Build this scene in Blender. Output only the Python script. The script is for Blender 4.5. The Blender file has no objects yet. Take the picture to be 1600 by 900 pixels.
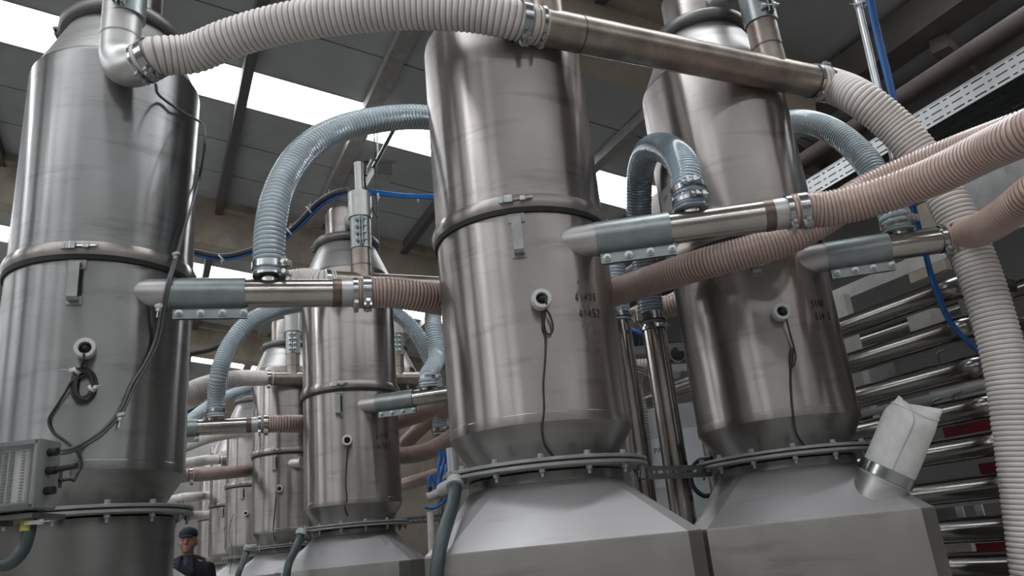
import bpy, bmesh, math, random
import numpy as np
from mathutils import Vector, Matrix

random.seed(7)
SC = bpy.context.scene
COL = SC.collection
H = 1.3                                    # height of the camera above the floor
F_PX, PITCH, ROLL = 1215.44, math.radians(18.6105), math.radians(5.6427)

# ------------------------------------------------------------------ camera
cp, sp, cr, sr = math.cos(PITCH), math.sin(PITCH), math.cos(ROLL), math.sin(ROLL)
_fw = Vector((0, cp, sp)); _up = Vector((0, -sp, cp)); _x = Vector((1, 0, 0))
RIGHT = _x * cr - _up * sr
UP = _x * sr + _up * cr
cam_d = bpy.data.cameras.new('camera')
cam = bpy.data.objects.new('camera', cam_d)
COL.objects.link(cam)
m = Matrix.Identity(4)
for i in range(3):
    m[i][0], m[i][1], m[i][2] = RIGHT[i], UP[i], -_fw[i]
m[2][3] = H
cam.matrix_world = m
cam_d.sensor_width = 36
cam_d.lens = 36 * F_PX / 1600
cam_d.clip_start = 0.05
SC.camera = cam

# ------------------------------------------------------------------ light and exposure
SKY_STRENGTH = 9.5                        # daylight coming through the translucent roof panes
vs = SC.view_settings
SC.display_settings.display_device = 'sRGB'
vs.view_transform = 'Standard'; vs.look = 'None'; vs.gamma = 1.0; vs.exposure = 0.0
vs.use_curve_mapping = False
world = bpy.data.worlds.new('world'); SC.world = world
world.use_nodes = True
world.node_tree.nodes['Background'].inputs[0].default_value = (0.75, 0.85, 1, 1)
world.node_tree.nodes['Background'].inputs[1].default_value = 1.0
try:
    SC.cycles.use_denoising = True
    SC.cycles.max_bounces = 8
    SC.cycles.caustics_reflective = False
    SC.cycles.caustics_refractive = False
    SC.cycles.sample_clamp_indirect = 6
except Exception:
    pass

# ------------------------------------------------------------------ geometry of the place
def dd(a):
    a = math.radians(a); return Vector((math.cos(a), math.sin(a), 0))
U = Vector((-0.4370, 0.8995, 0)).normalized()     # along the rows of hoppers
V = Vector((U.y, -U.x, 0))                        # across the rows
SA = Vector((-1.5905, 2.8278, 0)); SB = Vector((0.052, 2.812, 0)); SD = Vector((1.041, 3.278, 0))
PITCH_ROW = 2.88
EYE = Vector((0, 0, H))
def uv(u, v, z): return U * u + V * v + Vector((0, 0, z))
def ray(px, py):
    a = (px - 800) / F_PX; b = -(py - 450) / F_PX
    return _fw + RIGHT * a + UP * b
def at(px, py, D):                         # the point of the place seen at (px,py) at ground distance D
    d = ray(px, py); return EYE + d * (D / math.hypot(d.x, d.y))
def on_plane(px, py, p0, n):
    d = ray(px, py); return EYE + d * ((p0 - EYE).dot(n) / d.dot(n))
def on_silo(px, py, S, r):
    d = ray(px, py); a = d.x**2 + d.y**2; b = -2 * (d.x * S.x + d.y * S.y); c = S.x**2 + S.y**2 - r * r
    q = b * b - 4 * a * c
    t = -b / (2 * a) if q < 0 else (-b - math.sqrt(q)) / (2 * a)
    return EYE + d * t
def spline(pts, ds):
    P = [Vector(p) for p in pts]
    P = [P[0] * 2 - P[1]] + P + [P[-1] * 2 - P[-2]]
    out = []
    for i in range(1, len(P) - 2):
        p0, p1, p2, p3 = P[i - 1:i + 3]
        # centripetal Catmull-Rom
        t0 = 0; t1 = t0 + max(1e-4, (p1 - p0).length) ** .5; t2 = t1 + max(1e-4, (p2 - p1).length) ** .5; t3 = t2 + max(1e-4, (p3 - p2).length) ** .5
        for k in range(24):
            t = t1 + (t2 - t1) * k / 24
            A1 = p0 * ((t1 - t) / (t1 - t0)) + p1 * ((t - t0) / (t1 - t0))
            A2 = p1 * ((t2 - t) / (t2 - t1)) + p2 * ((t - t1) / (t2 - t1))
            A3 = p2 * ((t3 - t) / (t3 - t2)) + p3 * ((t - t2) / (t3 - t2))
            B1 = A1 * ((t2 - t) / (t2 - t0)) + A2 * ((t - t0) / (t2 - t0))
            B2 = A2 * ((t3 - t) / (t3 - t1)) + A3 * ((t - t1) / (t3 - t1))
            out.append(B1 * ((t2 - t) / (t2 - t1)) + B2 * ((t - t1) / (t2 - t1)))
    out.append(P[-2])
    L = [0]
    for a, b in zip(out, out[1:]): L.append(L[-1] + (b - a).length)
    n = max(2, int(round(L[-1] / ds)))
    res = []; j = 0
    for k in range(n + 1):
        s = L[-1] * k / n
        while j < len(L) - 2 and L[j + 1] < s: j += 1
        w = (s - L[j]) / max(1e-9, L[j + 1] - L[j])
        res.append(out[j].lerp(out[j + 1], min(1, max(0, w))))
    return res

# ------------------------------------------------------------------ materials
MATS = {}
def newmat(name):
    mt = bpy.data.materials.new(name); mt.use_nodes = True
    nt = mt.node_tree; b = nt.nodes['Principled BSDF']; MATS[name] = mt
    return mt, nt, b
def lerp_noise(nt, scale, c1, c2, p1=.35, p2=.65, mapping=(1, 1, 1), detail=5, rough=.6):
    tc = nt.nodes.new('ShaderNodeTexCoord'); mp = nt.nodes.new('ShaderNodeMapping')
    mp.inputs['Scale'].default_value = mapping
    nz = nt.nodes.new('ShaderNodeTexNoise'); nz.inputs['Scale'].default_value = scale
    nz.inputs['Detail'].default_value = detail; nz.inputs['Roughness'].default_value = rough
    rp = nt.nodes.new('ShaderNodeValToRGB')
    rp.color_ramp.elements[0].position = p1; rp.color_ramp.elements[1].position = p2
    rp.color_ramp.elements[0].color = (*c1, 1); rp.color_ramp.elements[1].color = (*c2, 1)
    nt.links.new(tc.outputs['Object'], mp.inputs['Vector']); nt.links.new(mp.outputs['Vector'], nz.inputs['Vector'])
    nt.links.new(nz.outputs['Fac'], rp.inputs['Fac'])
    return rp, nz
def simple(name, c, rough=.5, metal=0., var=.12, scale=9., mapping=(1, 1, 1), coat=0., rv=.08, spec=.5):
    mt, nt, b = newmat(name)
    c1 = tuple(max(0, x * (1 - var)) for x in c); c2 = tuple(min(1, x * (1 + var)) for x in c)
    rp, nz = lerp_noise(nt, scale, c1, c2, mapping=mapping)
    nt.links.new(rp.outputs['Color'], b.inputs['Base Color'])
    b.inputs['Metallic'].default_value = metal
    b.inputs['Specular IOR Level'].default_value = spec
    mr = nt.nodes.new('ShaderNodeMapRange'); mr.inputs['To Min'].default_value = max(.02, rough - rv); mr.inputs['To Max'].default_value = rough + rv
    nt.links.new(nz.outputs['Fac'], mr.inputs['Value']); nt.links.new(mr.outputs['Result'], b.inputs['Roughness'])
    if coat: b.inputs['Coat Weight'].default_value = coat; b.inputs['Coat Roughness'].default_value = .08
    return mt
def steel(name, c1, c2, r1, r2, aniso=.6, metal=.95, smudge=.5, fine=True, axis='Z'):
    """brushed stainless sheet: cloudy handling marks, fine brushing round the drum"""
    mt, nt, b = newmat(name)
    rp, nz = lerp_noise(nt, 2.2, c1, c2, .3, .7, mapping=(1, 1, .55), detail=3, rough=.5)
    rp2, nz2 = lerp_noise(nt, 4.5, (1 - smudge,) * 3, (1, 1, 1), .25, .6, mapping=(1, 1, .7), detail=2.5, rough=.5)
    mx = nt.nodes.new('ShaderNodeMix'); mx.data_type = 'RGBA'; mx.blend_type = 'MULTIPLY'; mx.inputs[0].default_value = 1
    nt.links.new(rp.outputs['Color'], mx.inputs[6]); nt.links.new(rp2.outputs['Color'], mx.inputs[7])
    rp3, nz3 = lerp_noise(nt, 2.4, (1, 1, 1), (.70, .70, .70), .54, .74, mapping=(1.1, 1.1, 6.5), detail=4, rough=.6)
    m3 = nt.nodes.new('ShaderNodeMix'); m3.data_type = 'RGBA'; m3.blend_type = 'MULTIPLY'; m3.inputs[0].default_value = 1
    nt.links.new(mx.outputs[2], m3.inputs[6]); nt.links.new(rp3.outputs['Color'], m3.inputs[7])
    nt.links.new(m3.outputs[2], b.inputs['Base Color'])
    b.inputs['Metallic'].default_value = metal
    mr = nt.nodes.new('ShaderNodeMapRange'); mr.inputs['From Min'].default_value = .3; mr.inputs['From Max'].default_value = .7
    mr.inputs['To Min'].default_value = r2; mr.inputs['To Max'].default_value = r1
    nt.links.new(nz.outputs['Fac'], mr.inputs['Value']); nt.links.new(mr.outputs['Result'], b.inputs['Roughness'])
    if aniso:
        b.inputs['Anisotropic'].default_value = aniso
        tg = nt.nodes.new('ShaderNodeTangent'); tg.direction_type = 'RADIAL'; tg.axis = axis
        nt.links.new(tg.outputs['Tangent'], b.inputs['Tangent'])
        b.inputs['Anisotropic Rotation'].default_value = .25
    if fine:
        tc = nt.nodes.new('ShaderNodeTexCoord'); mp = nt.nodes.new('ShaderNodeMapping'); mp.inputs['Scale'].default_value = (5, 5, .6)
        n3 = nt.nodes.new('ShaderNodeTexNoise'); n3.inputs['Scale'].default_value = 5; n3.inputs['Detail'].default_value = 3
        bp = nt.nodes.new('ShaderNodeBump'); bp.inputs['Strength'].default_value = .045; bp.inputs['Distance'].default_value = .012
        nt.links.new(tc.outputs['Object'], mp.inputs['Vector']); nt.links.new(mp.outputs['Vector'], n3.inputs['Vector'])
        nt.links.new(n3.outputs['Fac'], bp.inputs['Height']); nt.links.new(bp.outputs['Normal'], b.inputs['Normal'])
    return mt
M = {}
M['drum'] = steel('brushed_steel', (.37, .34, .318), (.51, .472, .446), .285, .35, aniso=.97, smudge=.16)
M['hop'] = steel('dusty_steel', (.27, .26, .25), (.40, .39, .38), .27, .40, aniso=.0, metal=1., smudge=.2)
M['drumA'] = steel('dimmed_brushed_steel', (.27, .268, .265), (.38, .378, .375), .285, .35, aniso=.97, smudge=.18)  # left hopper's drums: its weaker light painted in as a darker grey
M['tank'] = steel('dull_tank_steel', (.30, .285, .265), (.42, .40, .375), .34, .46, aniso=0, metal=.85, smudge=.15)
M['dust'] = steel('dust_covered_steel', (.42, .41, .41), (.56, .55, .555), .38, .5, aniso=0, metal=.45, smudge=.12)
M['lid'] = steel('satin_steel', (.50, .49, .475), (.60, .59, .58), .38, .5, aniso=.3, metal=.8, smudge=.12)
M['dark_steel'] = simple('dull_dark_steel', (.19, .185, .18), .45, .85)
M['flange'] = simple('flange_steel', (.36, .37, .355), .5, .55, scale=14)
M['pipe'] = simple('polished_pipe_steel', (.46, .43, .40), .2, 1., var=.16, scale=5, rv=.06)
M['rackpipe'] = simple('mirror_tube_steel', (.27, .26, .245), .2, 1., var=.05, scale=1.5, rv=.02)
M['manifold'] = simple('stained_pipe_steel', (.33, .285, .245), .37, .85, var=.3, scale=6)
M['rust'] = simple('heat_tinted_weld', (.17, .125, .105), .4, .8, var=.3, scale=20)
M['zinc'] = simple('zinc_sleeve', (.31, .345, .345), .38, .75, scale=12)
M['bolt'] = simple('zinc_bolt', (.55, .56, .56), .37, .9)
M['clampm'] = simple('hose_clamp_steel', (.42, .44, .44), .2, .95, rv=.05)
M['white_ring'] = simple('white_plastic', (.66, .66, .64), .42, 0)
M['black'] = simple('black_rubber', (.018, .018, .02), .5, 0, spec=.4)
M['cable'] = simple('grey_cable_sheath', (.13, .135, .14), .45)
M['darkcable'] = simple('dark_cable_sheath', (.03, .03, .032), .45)
M['conduit'] = simple('green_grey_flexible_conduit', (.055, .075, .075), .45)
M['gasket'] = simple('gasket_rubber', (.02, .02, .02), .7)
M['ink'] = simple('black_marker', (.012, .012, .014), .6)
M['greybox'] = simple('grey_plastic', (.42, .43, .42), .45)
M['casing'] = simple('dim_grey_casing', (.19, .185, .18), .5)
M['jbox'] = simple('dirty_grey_plastic', (.24, .25, .245), .45, 0, var=.2)
M['cabinet'] = simple('painted_grey_cabinet', (.52, .55, .56), .45, 0, var=.05)
M['smear'] = simple('rubbed_marker', (.20, .185, .175), .4, .6)
M['paper'] = simple('white_paper', (.75, .76, .8), .7, 0, var=.03)
M['term'] = simple('terminal_plastic', (.5, .48, .44), .5)
M['yellow'] = simple('yellow_tag', (.62, .52, .10), .5)
M['blue'] = simple('blue_air_tube', (.012, .13, .42), .3, 0, var=.1)
M['felt'] = simple('white_filter_felt', (.74, .73, .71), .9, 0, var=.06, scale=30)
M['cream'] = simple('cream_painted_steel', (.52, .50, .47), .5, 0, var=.12)
M['red'] = simple('red_painted_panel', (.19, .012, .02), .5)
M['galv'] = simple('galvanised_strut', (.24, .26, .25), .45, .8)
M['tray'] = simple('galvanised_tray', (.66, .68, .68), .37, .85, var=.06)
M['traydark'] = simple('green_black_tray', (.035, .045, .045), .5, .3)
M['brownpipe'] = simple('brown_oxide_pipe', (.10, .075, .07), .55)
M['floor'] = simple('grey_concrete_floor', (.31, .30, .285), .45, 0, scale=2)
M['wall'] = simple('painted_hall_wall', (.24, .235, .225), .8, 0, scale=1.5)
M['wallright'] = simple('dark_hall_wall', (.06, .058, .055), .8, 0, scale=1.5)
M['roof'] = simple('grey_roof_panel', (.40, .415, .42), .8, 0, var=.10, scale=1.2)
M['concrete'] = simple('tan_concrete', (.40, .35, .28), .85, 0, var=.2, scale=2.5)
M['sooty'] = simple('sooty_concrete', (.13, .115, .10), .85, 0, var=.2, scale=2.5)  # edge beams and braces: low light of that corner put into the colour
M['purlin_d'] = simple('dark_purlin', (.10, .10, .095), .7)
M['purlin_l'] = simple('light_purlin', (.34, .33, .31), .7)
M['skin'] = simple('skin', (.36, .185, .13), .55, 0, var=.08, scale=20)
M['jacket'] = simple('navy_jacket_cloth', (.008, .011, .018), .85, 0, var=.2, scale=18)
M['shirt'] = simple('blue_grey_shirt', (.045, .055, .085), .85)
M['cap'] = simple('navy_cap_cloth', (.014, .018, .035), .8)
M['hair'] = simple('dark_hair', (.012, .009, .008), .7)
M['eye'] = simple('eye_white', (.6, .58, .55), .3)
M['sticker'] = simple('white_sticker', (.62, .61, .58), .5, 0, var=.03)

def hose_mats(name, wall, rib, rough, coat=0., trans=0.):
    out = []
    for k, c in (('wall', wall), ('rib', rib)):
        mt = simple(name + '_' + k, c, rough, 0, var=.10, scale=7, coat=coat)
        b = mt.node_tree.nodes['Principled BSDF']
        if trans: b.inputs['Transmission Weight'].default_value = trans; b.inputs['IOR'].default_value = 1.25
        out.append(mt)
    return out
HM = {
    'white': hose_mats('white_hose', (.36, .32, .295), (.80, .745, .705), .5),
    'pink': hose_mats('pink_hose', (.23, .145, .12), (.52, .38, .325), .38, .25),
    'blue': hose_mats('blue_hose', (.22, .33, .40), (.72, .83, .88), .14, .8, .3),
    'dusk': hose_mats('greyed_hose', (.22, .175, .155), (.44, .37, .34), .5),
    'slate': hose_mats('slate_hose', (.10, .145, .175), (.34, .43, .49), .14, .8, .15),
}
def emit_mat(name, c, s):
    mt = bpy.data.materials.new(name); mt.use_nodes = True; nt = mt.node_tree
    nt.nodes.remove(nt.nodes['Principled BSDF'])
    e = nt.nodes.new('ShaderNodeEmission'); e.inputs[0].default_value = (*c, 1); e.inputs[1].default_value = s
    nt.links.new(e.outputs[0], nt.nodes['Material Output'].inputs[0]); return mt
M['sky'] = emit_mat('daylit_pane', (.93, .96, 1), SKY_STRENGTH)
M['win'] = emit_mat('frosted_window_pane', (.93, .96, 1), SKY_STRENGTH * .45)
def clear_mat():
    mt, nt, b = newmat('clear_lid_plastic')
    b.inputs['Base Color'].default_value = (.8, .85, .85, 1); b.inputs['Roughness'].default_value = .12
    b.inputs['Alpha'].default_value = .10
    return mt
M['clear'] = clear_mat()

# ------------------------------------------------------------------ mesh building
def frame(p, z, xh=None):
    z = Vector(z).normalized()
    x = Vector(xh) if xh is not None else (Vector((0, 0, 1)) if abs(z.z) < .9 else Vector((1, 0, 0)))
    y = z.cross(x).normalized(); x = y.cross(z)
    mm = Matrix.Identity(4)
    for i in range(3): mm[i][0], mm[i][1], mm[i][2], mm[i][3] = x[i], y[i], z[i], p[i]
    return mm
I4 = Matrix.Identity(4)
class MB:
    def __init__(s): s.v = []; s.f = []; s.m = []
    def add(s, vs_, fs_, mi=0):
        o = len(s.v); s.v += [tuple(v) for v in vs_]; s.f += [tuple(i + o for i in f) for f in fs_]
        s.m += [mi] * len(fs_) if isinstance(mi, int) else list(mi)
        return s
    def lathe(s, prof, seg=48, mx=I4, mi=0, close=False):
        vs_ = []; fs_ = []
        for r, z in prof:
            for k in range(seg):
                a = 2 * math.pi * k / seg; vs_.append(mx @ Vector((r * math.cos(a), r * math.sin(a), z)))
        n = len(prof)
        for i in range(n if close else n - 1):
            j = (i + 1) % n
            for k in range(seg):
                k2 = (k + 1) % seg
                fs_.append((i * seg + k, i * seg + k2, j * seg + k2, j * seg + k))
        if not close:
            if prof[0][0] > 1e-6 and getattr(s, 'cap', True): fs_.append(tuple(reversed(range(seg))))
            if prof[-1][0] > 1e-6 and getattr(s, 'cap', True): fs_.append(tuple((n - 1) * seg + k for k in range(seg)))
        return s.add(vs_, fs_, mi)
    def cyl(s, p0, p1, r, seg=24, mi=0, r1=None):
        p0 = Vector(p0); p1 = Vector(p1)
        return s.lathe([(r, 0), (r if r1 is None else r1, (p1 - p0).length)], seg, frame(p0, p1 - p0), mi)
    def ring(s, p0, p1, ro, ri, seg=32, mi=0):
        p0 = Vector(p0); p1 = Vector(p1); L = (p1 - p0).length
        return s.lathe([(ro, 0), (ro, L), (ri, L), (ri, 0)], seg, frame(p0, p1 - p0), mi, close=True)
    def box(s, c, size, mx=I4, mi=0):
        x, y, z = [k / 2 for k in size]; c = Vector(c)
        vs_ = [mx @ (c + Vector((a * x, b * y, d * z))) for a in (-1, 1) for b in (-1, 1) for d in (-1, 1)]
        return s.add(vs_, [(0, 1, 3, 2), (4, 6, 7, 5), (0, 4, 5, 1), (2, 3, 7, 6), (0, 2, 6, 4), (1, 5, 7, 3)], mi)
    def beam(s, p0, p1, w, h, mi=0, up=(0, 0, 1)):
        p0 = Vector(p0); p1 = Vector(p1); L = (p1 - p0).length
        mx = frame(p0, p1 - p0, up)                # local x is up, y sideways
        return s.box((0, 0, L / 2), (h, w, L), mx, mi)
    def tube(s, pts, rad, seg=12, mi=0, mis=None, caps=True):
        pts = [Vector(p) for p in pts]; n = len(pts)
        T = [(pts[min(i + 1, n - 1)] - pts[max(i - 1, 0)]).normalized() for i in range(n)]
        x = Vector((0, 0, 1)) if abs(T[0].z) < .9 else Vector((1, 0, 0))
        x = (x - T[0] * x.dot(T[0])).normalized()
        vs_ = []; fs_ = []; mm = []
        for i in range(n):
            x = (x - T[i] * x.dot(T[i])).normalized(); y = T[i].cross(x)
            r = rad if isinstance(rad, (int, float)) else rad[i]
            for k in range(seg):
                a = 2 * math.pi * k / seg; vs_.append(pts[i] + x * (r * math.cos(a)) + y * (r * math.sin(a)))
        for i in range(n - 1):
            for k in range(seg):
                k2 = (k + 1) % seg
                fs_.append((i * seg + k, i * seg + k2, (i + 1) * seg + k2, (i + 1) * seg + k)); mm.append(mi if mis is None else mis[i])
        if caps:
            fs_.append(tuple(reversed(range(seg)))); mm.append(mi if mis is None else mis[0])
            fs_.append(tuple((n - 1) * seg + k for k in range(seg))); mm.append(mi if mis is None else mis[-1])
        return s.add(vs_, fs_, mm)
    def mesh(s, name, mats, smooth=True, angle=38):
        me = bpy.data.meshes.new(name); me.from_pydata(s.v, [], s.f)
        for mt in (mats if isinstance(mats, (list, tuple)) else [mats]): me.materials.append(mt)
        if len(me.materials) > 1: me.polygons.foreach_set('material_index', s.m)
        if smooth:
            me.polygons.foreach_set('use_smooth', [True] * len(me.polygons))
            me.set_sharp_from_angle(angle=math.radians(angle))
        me.update(); return me
    def build(s, name, mats, parent=None, smooth=True, angle=38):
        return link(name, s.mesh(name, mats, smooth, angle), parent)
def link(name, data, parent=None):
    o = bpy.data.objects.new(name, data); COL.objects.link(o)
    if parent is not None: o.parent = parent
    return o
def tag(o, label, cat, group=None):
    o['label'] = label; o['category'] = cat
    if group: o['group'] = group
    return o
def thing(name, label, cat, loc=(0, 0, 0), rz=0., group=None):
    o = link(name, None); o.location = loc; o.rotation_euler = (0, 0, math.radians(rz)); o.empty_display_size = .1
    return tag(o, label, cat, group)
def struct(o): o['kind'] = 'structure'; return o
def stuff(o): o['kind'] = 'stuff'; return o
def bevel_box(name, size, mat, parent, loc, bev=.004, mx=None):
    bm = bmesh.new(); bmesh.ops.create_cube(bm, size=1)
    for v_ in bm.verts: v_.co = Vector((v_.co.x * size[0], v_.co.y * size[1], v_.co.z * size[2]))
    bmesh.ops.bevel(bm, geom=bm.edges[:], offset=bev, segments=2, affect='EDGES')
    me = bpy.data.meshes.new(name); bm.to_mesh(me); bm.free(); me.materials.append(mat)
    o = link(name, me, parent); o.location = loc
    return o

# ================================================================== SETTING
K = -.154                                   # fall of the roof across the rows
def roof_z(v): return H + 4.9 + K * (v - .43)
def rp(u, v, dz=0): return uv(u, v, roof_z(v) + dz)
U0, U1, V0, V1 = -11., 25., -10., 7.2
fl = MB().add([uv(U0, V0, 0), uv(U0, V1, 0), uv(U1, V1, 0), uv(U1, V0, 0)], [(0, 3, 2, 1)])
struct(fl.build('floor', M['floor']))
def wall(name, a, b, mat):
    w = MB(); n = (Vector((b[0], b[1], 0)) - Vector((a[0], a[1], 0)))
    p, q = uv(*a, 0), uv(*b, 0); t = (q - p).normalized(); n = Vector((t.y, -t.x, 0)) * .2
    za, zb = roof_z(a[1]) + .1, roof_z(b[1]) + .1
    P = [p, q, q + Vector((0, 0, zb)), p + Vector((0, 0, za))]
    w.add(P + [x + n for x in P], [(0, 1, 2, 3), (7, 6, 5, 4), (0, 4, 5, 1), (1, 5, 6, 2), (2, 6, 7, 3), (3, 7, 4, 0)])
    return struct(w.build(name, mat, smooth=False))
wall('wall_far', (U1, V1), (U1, V0), M['wall'])
wall('wall_near', (U0, V0), (U0, V1), M['wall'])
wall('wall_left', (U1, V0), (U0, V0), M['wall'])
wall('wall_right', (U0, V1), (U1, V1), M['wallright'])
for k in range(7):
    w = struct(link('window_%d' % (20 + k), None))
    u = -7 + 4.4 * k; z0, z1 = 5.3, 7.2
    MB().box((0, 0, 0), (3.2, .02, z1 - z0), frame(uv(u, V0 + .03, (z0 + z1) / 2), (0, 0, 1), U)).build('pane', M['win'], w, smooth=False)
    e = MB()
    for a, b_ in ((-1.6, 1.6),):
        for z in (z0, z1): e.beam(uv(u + a, V0 + .05, z), uv(u + b_, V0 + .05, z), .08, .08)
        for x in (-1.6, 0, 1.6): e.beam(uv(u + x, V0 + .05, z0), uv(u + x, V0 + .05, z1), .08, .08, up=V)
    e.build('window_frame', M['purlin_d'], w, smooth=False)
ceil = struct(link('ceiling', None))
SKY = [(1.5 + 5.6 * k, 2.2 + 5.6 * k) for k in range(-2, 5)]
SKY = [(a - .02, b) for a, b in SKY]
rows = []
for k in range(len(SKY) + 1):
    a = U0 if k == 0 else SKY[k - 1][1]; b = U1 if k == len(SKY) else SKY[k][0]
    n = max(1, round((b - a) / .82))
    for i in range(n): rows.append((a + (b - a) * i / n, a + (b - a) * (i + 1) / n))
rest = MB()
def slab(mb, a, b, v0, v1, mi=0, th=.07, drop=0.):
    P = [rp(a, v0, -drop), rp(b, v0, -drop), rp(b, v1, -drop), rp(a, v1, -drop)]
    mb.add(P + [p + Vector((0, 0, th)) for p in P], [(0, 1, 2, 3), (7, 6, 5, 4), (0, 4, 5, 1), (1, 5, 6, 2), (2, 6, 7, 3), (3, 7, 4, 0)], mi)
VS = [-4.5, -1.85, .71, 1.98, 4.6, 7.2]
for a, b in rows:
    if a < 4.4 or b > 20:
        slab(rest, a, b, V0, V1)
    else:
        slab(rest, a, b, V0, VS[0])
        for v0, v1 in zip(VS, VS[1:]):
            p = MB(); slab(p, a + .010, b - .010, v0 + .008, v1 - .008)
            p.build('roof_panel', M['roof'], ceil, smooth=False)
stuff(rest.build('roof_deck', M['roof'], ceil, smooth=False))
top = MB(); slab(top, U0, U1, V0, V1, th=.05, drop=-.22)
top.build('roof_membrane', M['purlin_d'], ceil, smooth=False)
for n, (a, b) in enumerate(SKY):
    w = struct(link('window_%d' % (n + 1), None))
    for v0, v1 in zip([V0] + VS, VS):
        if v1 - v0 < .1: continue
        p = MB(); slab(p, a, b, v0 + .01, v1 - .01, th=.012, drop=-.05)
        p.build('pane', M['sky'], w, smooth=False)
    e = MB()
    for c in (a, b): slab(e, c - .02, c + .02, V0, V1, th=.13, drop=.0)
    e.build('window_frame', M['purlin_l'], w, smooth=False)
# purlins and beams of the roof
for v, mt, w, d in ((-1.85, 'purlin_d', .10, .14), (-.6, 'purlin_d', .1, .14), (.71, 'purlin_d', .10, .16), (1.98, 'purlin_l', .17, .10), (3.3, 'purlin_d', .1, .14), (4.6, 'purlin_l', .13, .12), (5.7, 'purlin_d', .10, .2)):
    b = MB().beam(uv(4.2, v, roof_z(v) - d / 2), uv(20, v, roof_z(v) - d / 2), w, d)
    b.build('purlin', M[mt], ceil, smooth=False)
for u in (-6.2, -.6, 4.55, 10.35, 15.9, 21.5):
    b = MB()
    zc = -.30
    b.beam(rp(u + .17, V0, zc), rp(u + .17, 5.6, zc), .34, .62)
    b.beam(rp(u + .17, V0, -.05), rp(u + .17, 5.6, -.05), .62, .12)
    b.build('beam', M['concrete'], ceil, smooth=False)
# long edge beams and ladder braces over the right-hand side
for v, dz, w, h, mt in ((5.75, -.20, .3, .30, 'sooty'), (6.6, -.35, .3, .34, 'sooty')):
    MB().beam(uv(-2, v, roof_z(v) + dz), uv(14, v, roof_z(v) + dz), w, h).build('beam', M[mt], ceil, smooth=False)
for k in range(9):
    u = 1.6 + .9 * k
    MB().beam(rp(u, 5.8, -.42), rp(u + .25, 6.6, -.40), .14, .14).build('brace', M['sooty'], ceil, smooth=False)

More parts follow.
